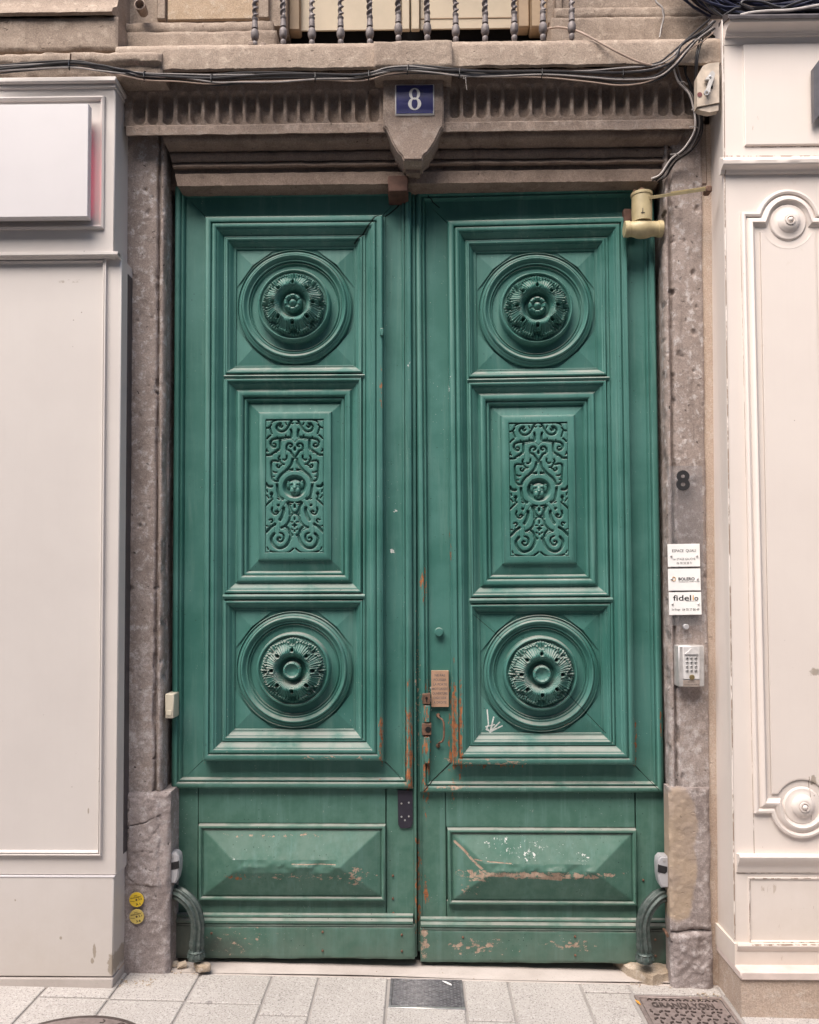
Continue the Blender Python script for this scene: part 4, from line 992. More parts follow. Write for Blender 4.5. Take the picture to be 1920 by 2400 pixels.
# ================================================================== SHOPFRONTS
def sweep(path, prof, closed=True):
    """run a profile [(offset inward, Y)] along a path in x,z with mitred corners"""
    n = len(path); P2 = [Vector((a, b)) for a, b in path]; rows = []
    for i in range(n):
        a = P2[i-1] if (closed or i) else P2[i]; b = P2[(i+1) % n] if (closed or i < n-1) else P2[i]
        d0 = (P2[i]-a); d1 = (b-P2[i])
        d0 = d0.normalized() if d0.length > 1e-9 else d1.normalized(); d1 = d1.normalized() if d1.length > 1e-9 else d0
        n0 = Vector((d0.y, -d0.x)); n1 = Vector((d1.y, -d1.x)); m = (n0+n1); m = m/max(.35, m.length_squared)*2 if m.length > .1 else n0
        rows.append([(P2[i].x+m.x*o, y, P2[i].y+m.y*o) for o, y in prof])
    if closed: rows.append(rows[0])
    return MB().grid(rows)
# ---- left: greige shopfront with a backlit sign box
shop1 = thing('shopfront', 'plain greige shopfront with a blank white sign box left of the door', 'shopfront', (X(140, -.2), -.19, gz(-1.6)))
YU, YL = -.262, -.236
xe_u, xe_l = X(269, YU, 400), X(280, YL, 1200)
m = MB(); m.box(-3.6, xe_u, YU, .08, Z(596, YU), Z(190, YU), .004); m.build('fascia', M['greige'], shop1)
m = MB(); m.box(-3.6, xe_u+.010, YU-.022, .08, Z(190, YU)+.001, Z(177, YU), .004); m.box(-3.6, xe_u+.004, YU-.008, .08, Z(199, YU), Z(190, YU)-.001, .002); m.build('cap_moulding', M['greige'], shop1)
m = MB(); m.frame(-3.45, X(246, YU, 380), Z(531, YU), Z(219, YU), prf([('line', 0, 0, 0, YU-.008+0), ('line', 0, YU-.010, 4, YU-.014), ('line', 4, YU-.014, 9, YU-.010), ('line', 9, YU-.008, 9.5, YU+.004)]))
m.build('sign_frame', M['greige'], shop1)
m = MB(); m.box(-3.6, X(279, YU, 590), YU-.012, YU+.02, Z(594, YU), Z(585, YU), .003); m.prism_z([(X(279, YU, 590), YU-.012), (X(279, YU, 590), YU+.06), (X(301, -.12, 620), -.105), (X(301, -.12, 620), -.125)], Z(597, YU), Z(588, YU)); m.build('ledge', M['greige'], shop1)
m = MB(); zb = gz(-1.4)+.03; m.box(-3.6, xe_l, YL, .08, Z(2054, YL), Z(594, YL)+.0, .004); m.build('front_board', M['greige'], shop1)
m = MB(); m.frame(-3.3, X(246, YL, 1300), Z(2006, YL), Z(600, YL), prf([('line', 0, YL+.002, 0, YL-.012), ('bead', 0, YL-.012, 4, YL-.012, dict(n=4, h=-.004)), ('line', 4, YL-.006, 5, YL-.006), ('bead', 5, YL-.009, 8.5, YL-.008, dict(n=4, h=-.004)), ('line', 8.5, YL-.003, 12, YL+.002)]))
m.build('panel_bead', M['greige'], shop1)
m = MB(); m.box(-3.6, X(265, YL-.012, 2170), YL-.010, .08, Z(2290, YL-.01, 260), Z(2058, YL-.012), .004); m.build('kick_board', M['greige'], shop1)
m = MB(); m.box(-3.6, X(268, YL-.012, 2056), YL-.012, .02, Z(2058, YL)+.0015, Z(2054, YL)-.0, .001); m.build('joint_strip', M['sign_white'], shop1)
m = MB(); m.box(xe_l+.002, X(292, -.13, 1300), -.165, .05, Z(2000, -.15), Z(640, -.15)); m.build('side_gap', M['cap_dark'], shop1, smooth=False)
m = MB(); m.box(X(265, YL, 2170)+.004, X(275, -.15, 2200), -.175, .0, gz(-1.3)+.005, Z(2190, YL), .003); m.build('side_post', M['base_buff'], shop1)
MB().box(-3.6, X(264, -.25, 2290), -.252, .0, gz(-1.3)-.03, Z(2290, YL-.01, 260)-.004, .004).build('mortar_bed', M['threshold'], shop1)
# sign box
Ysf = -.330
sign = thing('shop_sign', 'blank white sign box with a red glow behind its edge', 'sign', (X(100, Ysf), Ysf, Z(500, Ysf)))
m = MB(); xs_ = X(206.5, Ysf, 370); m.box(-3.3, xs_, Ysf, Ysf+.034, Z(500, Ysf), Z(233.5, Ysf), .002); m.build('sign_panel', M['sign_white'], sign, smooth=False)
m = MB(); m.box(-3.25, xs_-.012, Ysf+.034, YU, Z(500, Ysf)+.012, Z(500, Ysf)+.030, .002); m.box(-3.25, xs_-.03, Ysf+.034, YU, Z(233.5, Ysf)-.05, Z(233.5, Ysf)-.02); m.build('sign_batten', M['greige'], sign)
m = MB(); m.box(xs_-.15, xs_-.105, Ysf+.036, Ysf+.041, Z(480, Ysf), Z(310, Ysf)); m.box(xs_-.42, xs_-.16, Ysf+.036, Ysf+.041, Z(458, Ysf), Z(446, Ysf)); m.build('led_strip', M['led'], sign, smooth=False)

K2 = K*.915
# ---- right: cream panelled shopfront on a stone base
shop2 = thing('shopfront', 'cream panelled shopfront with round bosses and flaking paint right of the door', 'shopfront', (1.9, -.28, gz(1.9)))
YS2 = -.282
xc = X(1707, YS2, 1300); XR2 = 3.7; MC = M['cream']
lean = -.0085                         # the whole front leans a little to the left at the top
def XS(px, py, Y=YS2): return P(px, py, Y).x
def sheared(mb):
    # keep measured positions: pieces below are placed from the photograph at both ends
    return mb
zb0 = Z(2210, YS2, 1750); zt0 = Z(46, YS2, 1750)
# front board and side board share a leaning corner
c_top, c_bot = P(1693, 60, YS2), P(1722, 2205, YS2)
b_top, b_bot = P(1664, 60, -.10), P(1683, 2190, -.10)
def slanted(Y0, Y1, z0, z1, off=0.0, x1=XR2):
    """box whose left edge follows the leaning corner"""
    def cx(z): t = (z-c_bot.z)/(c_top.z-c_bot.z); return c_bot.x+(c_top.x-c_bot.x)*t+off
    return MB().prism([(cx(z0), z0), (x1, z0), (x1, z1), (cx(z1), z1)], Y0, Y1)
slanted(YS2, -.262, zb0, zt0).build('front_board', MC, shop2, smooth=False)
sb = MB(); q = .0
sb.add([(c_bot.x, YS2+.002, zb0), (c_top.x, YS2+.002, zt0), (b_top.x, -.08, zt0), (b_bot.x, -.08, zb0), (c_bot.x+.02, YS2+.02, zb0), (c_top.x+.02, YS2+.02, zt0), (b_top.x+.02, -.08, zt0), (b_bot.x+.02, -.08, zb0)],
       [(0,1,2,3),(4,5,6,7),(0,4,5,1),(1,5,6,2),(2,6,7,3),(3,7,4,0)]); sb.build('side_board', MC, shop2, smooth=False)
# corner bead
cbm = MB().tube([(c_bot.x+.001, YS2+.001, zb0), (c_top.x+.001, YS2+.001, zt0)], .004, 6); cbm.build('corner_bead', MC, shop2)
# panel moulding with round ends
TC, BC = (1845, 522), (1878, 1888)
def arc(c, r, a0, a1, n=18): return [(c[0]+r*math.cos(R(a0+(a1-a0)*i/n)), c[1]-r*math.sin(R(a0+(a1-a0)*i/n))) for i in range(n+1)]
path = [(1766, 1905), (1735, 500)] + arc(TC, 75, 163, 17) + [(1955, 500), (1990, 1905)] + arc(BC, 75, -13, -167)
pw = [(P(a, b, YS2).x, P(a, b, YS2).z) for a, b in path]
prof2 = [(o*K2, y) for o, y in ([(0, YS2+.002), (0, YS2-.010), (1.5, YS2-.014), (6, YS2-.016), (10, YS2-.013), (11, YS2-.006), (13, YS2-.007)] + [(13+12*i/6, YS2-.008-.010*math.sin(math.pi*i/12)) for i in range(1, 7)] + [(27, YS2-.010), (32, YS2-.004), (34, YS2+.002)])]
sweep(pw, prof2).build('panel_moulding', MC, shop2, angle=30)
pad = [(1807, 1860), (1781, 544)] + arc(TC, 60, 201, 339) + [(1909, 544), (1949, 1860)] + arc(BC, 62, 27, 153)
pw = [(P(a, b, YS2).x, P(a, b, YS2).z) for a, b in pad]
sweep(pw, [(0, YS2+.002), (0, YS2-.004), (.004, YS2-.007), (.0045, YS2-.007)]).build('pad_edge', MC, shop2, angle=25)
MB().prism([(x, z) for x, z in pw], YS2-.0062, YS2+.001).build('panel_pad', MC, shop2, smooth=False)
for c in (TC, BC):
    q = P(c[0]+1, c[1], YS2)
    pr = [(44*K2, YS2+.001), (43*K2, YS2-.003), (41*K2, YS2-.006)] + [((40-13*t)*K2, YS2-.007-.005*t*t) for t in np.linspace(0, 1, 6)] + [((27-14*t)*K2, YS2-.013-.013*math.sin(t*math.pi/2)) for t in np.linspace(.05, 1, 8)] + [(12*K2, YS2-.024), (11.5*K2, YS2-.030), (8.5*K2, YS2-.031), (7.5*K2, YS2-.026)] + [(6*K2*math.cos(t), YS2-.027-.010*math.sin(t)) for t in np.linspace(.1, 1.5, 6)]
    MB().lathe(q.x, q.z, pr, 48, cap=True).build('boss', MC, shop2, angle=28)
# cornices
def PZ2(py, Y): return (Y, Z(py, Y, 1800))
top = [PZ2(104, YS2+.01), PZ2(104, YS2-.002), PZ2(88, YS2-.006), PZ2(84, YS2-.014), PZ2(80, YS2-.016)] + [PZ2(79-28*i/6, YS2-.018-.045*(1-math.cos(i/6*math.pi/2))) for i in range(7)] + [PZ2(46, YS2-.066), PZ2(43, YS2-.066), PZ2(43, .0)]
ext_x(top, XS(1697, 70), XR2, .05, .0006, 51).build('cornice', MC, shop2, angle=30)
cap = [PZ2(43, .05), PZ2(43, YS2-.074), PZ2(36, YS2-.076), PZ2(33, YS2-.070), PZ2(33, .05)]
cm = ext_x(cap, XS(1692, 40), XR2, .05, .0012, 52); 
cm.add([(XS(1692, 40)-.004, YS2-.072, Z(43, YS2-.07, 1700)), (XS(1692, 40)+.012, YS2-.072, Z(43, YS2-.07, 1700)), (P(1668, 84, -.1).x+.012, -.10, P(1668, 84, -.1).z), (P(1668, 84, -.1).x-.006, -.10, P(1668, 84, -.1).z),
        (XS(1692, 40)-.004, YS2-.072, Z(34, YS2-.07, 1700)), (XS(1692, 40)+.012, YS2-.072, Z(34, YS2-.07, 1700)), (P(1668, 74, -.1).x+.012, -.10, P(1668, 74, -.1).z), (P(1668, 74, -.1).x-.006, -.10, P(1668, 74, -.1).z)],
       [(0,1,2,3),(4,5,6,7),(0,4,5,1),(1,5,6,2),(2,6,7,3),(3,7,4,0)])
cm.build('zinc_cap', M['cap_dark'], shop2, angle=30)
mid = [PZ2(410, YS2+.01), PZ2(408, YS2-.004), PZ2(404, YS2-.008)] + [PZ2(402-16*i/6, YS2-.010-.026*(1-math.cos(i/6*math.pi/2))) for i in range(7)] + [PZ2(382, YS2-.040), PZ2(374, YS2-.042), PZ2(370, YS2-.038), PZ2(368, YS2+.005)]
ext_x(mid, XS(1687, 385), XR2, .02, .0016, 53).build('cornice', MC, shop2, angle=30)
m = MB(); m.frame(XS(1743, 225), XR2-.3, Z(342, YS2, 1800), Z(106, YS2, 1800), [(0, YS2+.002), (0, YS2-.007), (.003, YS2-.009), (.004, YS2-.009)]); m.box(XS(1743, 225)+.0035, XR2-.3035, YS2-.0088, YS2, Z(342, YS2, 1800)+.0035, Z(106, YS2, 1800)-.0035)
m.build('frieze_panel', MC, shop2, smooth=False)
# foot: rail, sunk panel, base rail
rl = [PZ2(2046, YS2+.005), PZ2(2045, YS2-.006), PZ2(2040, YS2-.010), PZ2(2030, YS2-.012), PZ2(2027, YS2-.016), PZ2(2018, YS2-.030), PZ2(2010, YS2-.034), PZ2(2003, YS2-.028), PZ2(2000, YS2+.005)]
ext_x(rl, XS(1726, 2020), XR2, .02, .0016, 54).build('rail_moulding', MC, shop2, angle=30)
m = MB(); m.frame(XS(1756, 2130), XR2-.3, Z(2207, YS2, 1800), Z(2058, YS2, 1800), [(-.004, YS2+.001), (-.002, YS2-.005), (.002, YS2-.005), (.005, YS2-.001), (.006, YS2+.001)])
m.build('panel_bead', MC, shop2, angle=25)
br_ = [PZ2(2266, -.1), PZ2(2266, YS2-.014), PZ2(2230, YS2-.016), PZ2(2228, YS2-.020), PZ2(2218, YS2-.026), PZ2(2212, YS2-.022), PZ2(2208, YS2+.004), PZ2(2208, -.1)]
brm = ext_x(br_, XS(1724, 2240), XR2, .02, .0018, 55)
a0, a1 = P(1724, 2240, YS2-.012), P(1679, 2215, -.10)
brm.build('base_rail', MC, shop2, angle=30)
rr = MB(); za, zb_ = Z(2266, YS2-.014, 1730), Z(2208, YS2, 1730)
rr.add([(a0.x-.004, YS2-.016, za), (a0.x+.012, YS2-.016, za), (a1.x+.02, -.09, za+.004), (a1.x-.004, -.09, za+.004), (a0.x-.004, YS2-.016, zb_), (a0.x+.012, YS2-.016, zb_), (a1.x+.02, -.09, zb_), (a1.x-.004, -.09, zb_)],
       [(0,1,2,3),(4,5,6,7),(0,4,5,1),(1,5,6,2),(2,6,7,3),(3,7,4,0)]); rr.build('side_rail', MC, shop2, smooth=False)
xb = P(1737, 2330, -.345).x
m = MB(); m.box(xb-.004, XR2, -.355, -.1, Z(2299, -.355, 1800), Z(2271, -.33, 1800), .005); m.build('stone_sill', M['sill_pink'], shop2)
m = MB(); m.prism_z([(xb, -.345), (XR2, -.345), (XR2, 0), (P(1683, 2250, -.1).x, -.085), ], gz(2.5)-.05, Z(2299, -.35, 1800)-.001); m.build('stone_base', M['base_buff'], shop2, smooth=False)
m = MB(); m.box(xb+.02, XR2, YS2, 0.0, Z(2300, -.3, 1800), zt0); m.build('carcass', M['cap_dark'], shop2, smooth=False) if False else None
# ---- dark grey sign blade at the frame's edge
m = MB(); Ysg = -.325
pp = [(P(a, b, Ysg).x, P(a, b, Ysg).z) for a, b in ((1907, 158), (1921, 139), (2000, 139), (2000, 268), (1922, 268), (1909, 284))]
sg = m.prism(pp, Ysg, YS2-.02).build('sign_bracket', M['grey_sign'], smooth=False, label='dark grey metal sign bracket on the cream shop fascia', cat='sign bracket')
bk = MB(); bk.box(XS(1915, 210), XS(1990, 210), YS2-.03, YS2, Z(262, YS2, 1900), Z(160, YS2, 1900), .004); bk.build('mounting_plate', M['black_plastic'], sg)

# ================================================================== BALCONY RAILING
rail = thing('balcony_railing', 'grey cast iron balcony railing with twisted balusters above the number plate', 'railing', (X(968, -.2), -.20, Z(103, -.2)))
Yrl = -.215
bal_px = [597.6, 664.5, 731.5, 799, 867, 934, 1001.6, 1068.5, 1137, 1205.5, 1272.5, 1340]
bot = [107, 104, 106, 106, 106, 98, 98, 103, 102, 101, 100, 99]
zr0 = min(Z(b, Yrl) for b in bot)
def baluster():
    n = 16; rows = []; kz = K
    def at(pxup): return pxup*kz
    prof = []                                   # (height px above the foot, radius px, twist amount)
    for h, r in ((0, 3.5), (3, 5.5), (8, 6.5), (12, 6.2), (14, 3.8), (16, 4.2), (17.5, 7), (24, 9), (32, 9.2), (38, 8), (41, 5), (42.5, 5), (43.5, 7), (50, 6.8), (58, 6.2), (62, 5.6), (63.5, 7.0), (66, 7.0), (67, 5.2)): prof.append((h, r, 0))
    h = 68
    while h < 470: prof.append((h, 5.0, 1)); h += 1.5
    for i, (h, r, tw) in enumerate(prof):
        ph = h*.42; row = []
        for j in range(n+1):
            th = 2*math.pi*j/n; q = r*(1+(.30*math.cos(2*(th-ph/2*1.0)) if tw else 0)); off = (1.6*math.cos(ph), 1.6*math.sin(ph)) if tw else (0, 0)
            row.append((at(q*math.cos(th)+off[0]), at(q*math.sin(th)+off[1]), at(h)))
        rows.append(row)
    m = MB().grid(rows); m.add(rows[0][:-1], [tuple(range(n))]); return m
bmesh_ = baluster().mesh('baluster', M['baluster'], None, True, 60)
for a, b in zip(bal_px, bot):
    o = bpy.data.objects.new('baluster', bmesh_); sc.collection.objects.link(o); o.parent = rail
    o.location = Vector((X(a, Yrl, 60), Yrl, Z(b, Yrl)))-rail.location; o.rotation_euler[2] = random.uniform(0, 6); o.rotation_euler[1] = random.uniform(-.01, .01)
m = MB(); m.box(X(560, Yrl, 60), X(1380, Yrl, 60), Yrl-.03, Yrl+.03, Z(100, Yrl)+460*K, Z(100, Yrl)+490*K, .008); m.build('handrail', M['baluster'], rail)
sp_ = MB()
for a, b in ((583, 100), (610, 103)): sp_.box(X(a, Yrl, 100), X(a+14, Yrl, 100), Yrl-.012, -.05, Z(b+6, Yrl), Z(b-6, Yrl), .006)
sp_.build('fixing_lug', M['stone'], rail)

# ================================================================== NUMBER PLATES, NAME PLATES, KEYPAD
Ypl = -.222
q = P(972, 233, Ypl)
num = thing('house_number_plate', 'blue enamel house number plate with white 8 on the keystone', 'number plate', q)
w, h = 93/2*K*.94, 74/2*K*.94
m = MB(); m.box(q.x-w, q.x+w, Ypl, -.21, q.z-h, q.z+h, .003); m.build('plate', M['enamel_white'], num)
m = MB(); e = .0045; m.box(q.x-w+e, q.x+w-e, Ypl-.002, Ypl+.002, q.z-h+e, q.z+h-e, .001); m.build('blue_field', M['blue'], num)
def eight(c, W, H, Y):
    """bold numeral: two rings with heavy sides and fine tops"""
    m = MB(); n = 40
    for cz, ro, ri in ((H*.235, (W*.42, H*.265), (W*.20, H*.215)), (-H*.215, (W*.5, H*.285), (W*.235, H*.232))):
        vs = [(c.x+ro[0]*math.cos(t), Y, c.z+cz+ro[1]*math.sin(t)) for t in np.linspace(0, 2*math.pi, n, False)]+[(c.x+ri[0]*math.cos(t), Y-.0002, c.z+cz+ri[1]*math.sin(t)) for t in np.linspace(0, 2*math.pi, n, False)]
        m.add(vs, [(i, (i+1) % n, n+(i+1) % n, n+i) for i in range(n)])
    return m
eight(q, 31*K*.94, 53*K*.94, Ypl-.0028).build('numeral', M['enamel_white'], num, smooth=False)

Yx = -.135
def signplate(px0, px1, py0, py1, Y, label, mat, name='name_plate', cat='name plate', group=None, th=.004, skew=0.0):
    a, b = P(px0, py0, Y), P(px1, py1, Y); c = (a+b)/2
    t = thing(name, label, cat, (c.x, Y, b.z), group)
    m = MB(); m.box(a.x, b.x, Y, Y+th, b.z, a.z, .0008); m.build('plate', mat, t, smooth=False)
    return t, c, abs(b.x-a.x), abs(a.z-b.z)
# clear acrylic backing with black 8
acr, c, w, h = signplate(1565, 1651, 1092, 1466, Yx, 'clear acrylic panel with a large black 8 on the right jamb', M['plexi'], 'acrylic_panel', 'panel')
q = P(1601, 1126, Yx-.001)
m = MB(); put_text(m, '8', (q.x, Yx-.0008, q.z), 33*K*.94, bold=.035, height=49*K*.94); m.build('numeral', M['ink'], acr, smooth=False)
m = MB(); q = P(1608, 1469, Yx); m.lathe(q.x, q.z, [(.0115, Yx+.012), (.0115, Yx-.004), (.009, Yx-.006), (.001, Yx-.006)], 20, cap=True); m.build('fixing_button', M['grey_plastic'], acr)
Yn = -.142
def plates():
    defs = [(1565.5, 1641.5, 1275, 1328, 'white name plate ESPACE QUALI, top of the three on the acrylic panel'), (1566.5, 1643, 1333, 1384, 'white name plate BOLERO with orange swirl, between two other plates'), (1568.5, 1645, 1388, 1441, 'white name plate fidelio with orange i, lowest of the three')]
    out = []
    for d in defs:
        t, c, w, h = signplate(*d[:4], Yn, d[4], M['white'], group='white name plates beside the door'); out.append((t, c, w, h))
        t.rotation_euler[1] = -.012
    return out
pls = plates(); bpy.context.view_layer.update()
def lett(t, c, w, h, rows):
    for mat, items in rows:
        m = MB()
        for body, dx, dz, ww, bold, hh in items: put_text(m, body, (c.x+dx*w, Yn-.0005, c.z+dz*h), ww*w, bold=bold, height=hh*h if hh else None)
        m.v = [tuple(Matrix.Translation((c.x, 0, c.z)) @ Matrix.Rotation(-.012, 4, 'Y') @ Matrix.Translation((-c.x, 0, -c.z)) @ Vector(v)) for v in m.v]
        m.build('lettering', M[mat], t, smooth=False)
lett(*pls[0], [('ink', [('ESPACE  QUALI', 0, .19, .74, .006, .145)]), ('grey_ink', [('1er ETAGE GAUCHE', .0, -.165, .70, .004, .10), ('06 78 38 38 71', .0, -.345, .47, .004, .10)])])
lett(*pls[1], [('ink', [('BOLERO', .06, .03, .50, .03, .14), ('THE ENGLISHING DYNAMIC FACTORY', .14, -.10, .66, .012, .045)])])
lett(*pls[2], [('ink', [('fidel', -.10, .25, .56, .012, .25), ('o', .34, .20, .125, .02, .16)]), ('orange_ink', [('i', .245, .245, .036, .03, .22)]), ('grey_ink', [('2e Etage', -.30, -.27, .27, .008, .11), ('04 78 37 80 49', .16, -.27, .52, .008, .11), ('COMMUNICATION', .20, .10, .36, .0, .035)])])
m = MB(); t, c, w, h = pls[1]
m.tube([(c.x-w*.34+w*.06*math.cos(a), Yn-.0012, c.z+h*.03+h*.09*math.sin(a)) for a in np.linspace(2.4, -2.6, 16)], .0011, 5); m.build('emblem', M['orange_ink'], t)
for (t, c, w, h), dz in zip(pls, (-.03, .03, -.02)):
    m = MB()
    for s in (-1, 1): m.lathe(c.x+s*w*.40, c.z+dz*h, [(.0042, Yn), (.0042, Yn-.003), (.0025, Yn-.005), (.0005, Yn-.0052)], 14, cap=True)
    m.build('screw', M['steel'], t)
# keypad
Yk2 = -.165
a, b = P(1590, 1513, Yk2), P(1652.5, 1610, Yk2); kp = thing('door_keypad', 'aluminium door keypad with twelve round buttons below the name plates', 'keypad', ((a.x+b.x)/2, Yk2, b.z))
m = MB(); m.box(a.x, b.x, Yk2, -.10, b.z, a.z, .004); m.build('housing', M['keypad_grey'], kp)
f0, f1 = P(1600, 1515, Yk2), P(1640, 1592, Yk2)
m = MB(); m.box(f0.x, f1.x, Yk2-.004, Yk2+.004, f1.z, f0.z, .0015); m.build('face_plate', M['keypad_face'], kp)
p = [P(1603.5, 1533, Yk2), P(1619.5, 1519, Yk2), P(1636, 1533, Yk2)]
m = MB(); m.prism([(v.x, v.z) for v in p], Yk2-.010, Yk2-.002); m.build('lamp_hood', M['keypad_face'], kp, smooth=False)
for r_ in range(4):
    for c_ in range(3):
        v = P(1610+c_*10.2, 1543+r_*9.7, Yk2); m = MB(); m.lathe(v.x, v.z, [(.0062, Yk2-.002), (.0062, Yk2-.0060), (.0045, Yk2-.0068), (.0042, Yk2-.0062), (.0005, Yk2-.0062)], 14, cap=True); bt = m.build('button', M['steel'], kp)
        d = MB(); put_text(d, ('1', '2', '3', '4', '5', '6', '7', '8', '9', 'A', '0', 'B')[r_*3+c_], (v.x, Yk2-.0071, v.z), .0036, bold=.02, height=.0062); d.build('lettering', M['ink'], bt, smooth=False)
v = P(1621, 1587, Yk2); m = MB(); m.lathe(v.x, v.z, [(.0105, Yk2-.002), (.0105, Yk2-.007), (.008, Yk2-.008), (.001, Yk2-.0085)], 20, cap=True); m.build('push_button', M['brass_button'], kp)
c0, c1 = P(1601, 1594, Yk2), P(1640, 1609, Yk2); m = MB(); m.box(c0.x, c1.x, Yk2-.003, Yk2+.004, c1.z, c0.z, .0008); cp = m.build('caption_plate', M['keypad_taupe'], kp)
m = MB(); cc = (c0+c1)/2; put_text(m, 'BOUTON', (cc.x, Yk2-.0035, cc.z+.0055), .030, height=.005); put_text(m, 'OUVERTURE PORTE', (cc.x, Yk2-.0035, cc.z-.005), .060, height=.005); m.build('lettering', M['ink'], cp, smooth=False)
# brass notice on the right leaf
Yb2 = .002
a, b = P(1011, 1572, Yb2), P(1052, 1657, Yb2); nt = thing('notice_plate', 'small brass notice NE PAS POUSSER screwed to the right door', 'notice', ((a.x+b.x)/2, Yb2, b.z))
m = MB(); m.box(a.x, b.x, Yb2, Yb2+.02, b.z, a.z, .0006); m.build('plate', M['brass'], nt, smooth=False)
m = MB(); W_ = b.x-a.x
for i, s in enumerate(('NE PAS', 'POUSSER', 'LA PORTE', 'MOTORISEE', 'OUVERTURE', 'DIGICODE', 'A DROITE')):
    put_text(m, s, ((a.x+b.x)/2, Yb2-.0005, a.z-(.125+i*.125)*(a.z-b.z)), W_*(.6, .72, .78, .9, .86, .74, .74)[i], bold=.006, height=.0105)
m.build('lettering', M['grey_ink'], nt, smooth=False)
# yellow markers
for (px, py, mat, lab, t1, t2) in ((320, 2109, 'yellow', 'bright yellow round utility sticker on the left plinth, above its faded twin', '3.2', '3.1'), (320.5, 2148.5, 'yellow_faded', 'faded yellow round utility sticker, lower of two on the left plinth', '2.1', '3.8')):
    Ye = -.1325; q = P(px, py, Ye); rr = 17.2*K*.94
    st = thing('utility_sticker', lab, 'sticker', (q.x, Ye, q.z-rr), 'yellow utility stickers')
    m = MB(); m.lathe(q.x, q.z, [(rr, Ye+.004), (rr, Ye), (.0005, Ye)], 32, cap=True); m.build('disc', M[mat], st, smooth=False)
    m = MB(); rot = Matrix.Rotation(-.2, 3, 'Y')
    for s, dx, dz, ww, hh in (('GAZ', .0, .58, .5, .16), ('BRANCHEMENT', 0, .34, 1.55, .17), (t1, .52, .02, .5, .28), (t2, .12, -.62, .62, .28)):
        put_text(m, s, q+(rot @ Vector((dx*rr, -.0006, dz*rr))), ww*rr, bold=.02, height=hh*rr, M=rot)
    m.box(q.x-.9*rr, q.x-.25*rr, Ye-.0006, Ye, q.z-.24*rr, q.z-.20*rr)
    m.build('lettering', M['ink'], st, smooth=False)
    m = MB(); m.lathe(q.x, q.z, [(.0042, Ye), (.0042, Ye-.0007), (.0003, Ye-.0007)], 12, cap=True); m.build('pin', M['rust'], st)

# ================================================================== DEVICES ON THE WALL
def sensor(px0, px1, py0, py1, Y, label, side):
    a, b = P(px0, py0, Y), P(px1, py1, Y); w = b.x-a.x; h = a.z-b.z; cx = (a.x+b.x)/2
    t = thing('photocell_sensor', label, 'sensor', (cx, Y, b.z), 'photocell sensors at the foot of the door')
    sh = [(0, .16), (.06, .02), (.2, 0), (.72, 0), (.95, .10), (1, .30), (.97, .62), (.88, .86), (.72, 1), (.1, 1), (0, .94)]
    if side > 0: sh = [(1-u, v) for u, v in sh]
    m = MB(); m.prism([(a.x+u*w, a.z-v*h) for u, v in sh], Y, Y+.05); o = m.build('casing', M['grey_plastic'], t, angle=40)
    bm = bmesh.new(); bm.from_mesh(o.data); bmesh.ops.bevel(bm, geom=[e for e in bm.edges if all(v.co.y < .001 for v in e.verts)], offset=.005, segments=3, affect='EDGES'); bm.to_mesh(o.data); bm.free()
    wn_ = [(.25, .33), (.96, .26), (.98, .50), (.45, .55), (.27, .48)]
    if side > 0: wn_ = [(1-u, v) for u, v in wn_]
    MB().prism([(a.x+u*w, a.z-v*h) for u, v in wn_], Y-.0015, Y+.01).build('lens_window', M['black_plastic'], t, smooth=False)
    m = MB(); u = .5 if side < 0 else .5; m.lathe(a.x+u*w, a.z-.13*h, [(.004, Y), (.004, Y-.003), (.001, Y-.0035)], 10, cap=True); m.build('screw', M['steel'], t)
sensor(389, 420, 1999, 2071, -.10, 'grey photocell box with black window on the left jamb above the iron guard', -1)
sensor(1541.5, 1572, 2007, 2081, -.10, 'grey photocell box with black window on the right jamb above the iron guard', 1)
a, b = P(387, 1626, -.09), P(407, 1684, -.09); sw = thing('switch_box', 'small beige switch box on the left door jamb', 'switch', ((a.x+b.x)/2, -.09, b.z))
m = MB(); m.box(a.x, b.x, -.09, .0, b.z, a.z, .004); m.build('casing', M['beige_plastic'], sw)
m = MB(); m.box(a.x+.006, b.x-.008, -.094, -.088, b.z+.012, b.z+.034, .002); m.build('rocker', M['beige_plastic'], sw)
# iron wheel guards
def guard(pts, label):
    w = [P(a, b, y) for a, b, y in pts]; path = curve([tuple(p) for p in w], 8); n = len(path)
    t = thing('wheel_guard', label, 'wheel guard', (w[-1].x, w[-1].y, w[-1].z), 'cast iron wheel guards flanking the door')
    def rad(s):
        r = .0255
        r += .006*math.exp(-(s/.04)**2)+.004*math.exp(-((s-.12)/.02)**2)
        r += .0045*math.exp(-((s-.88)/.02)**2)+.010*smooth(.93, 1, s)
        return float(r)
    m = MB(); m.tube(path, .0225, 56, rib=8, amp=.17, radii=[rad(i/(n-1)) for i in range(n)]); m.build('shaft', M['guard'], t, angle=60)
    m = MB(); e = path[-1]; m.turn(e[0], e[1], [(.034, e[2]-.012), (.035, e[2]+.006), (.031, e[2]+.014), (.034, e[2]+.020), (.029, e[2]+.026)], 20); m.build('foot', M['guard'], t)
    m = MB(); s0 = path[int(n*.14)]; dirv = (Vector(path[int(n*.14)+1])-Vector(s0)).normalized(); m.tube([Vector(s0)-dirv*.012, Vector(s0)-dirv*.006, Vector(s0)+dirv*.006, Vector(s0)+dirv*.012], .03, 20, radii=[.025, .0305, .0305, .025]); m.build('collar', M['guard'], t)
guard([(398, 2088, -.03), (413, 2092, -.06), (431, 2101, -.08), (452, 2124, -.09), (463, 2160, -.092), (462, 2200, -.092), (460, 2240, -.092)], 'curved fluted iron wheel guard at the left jamb, beside loose stones')
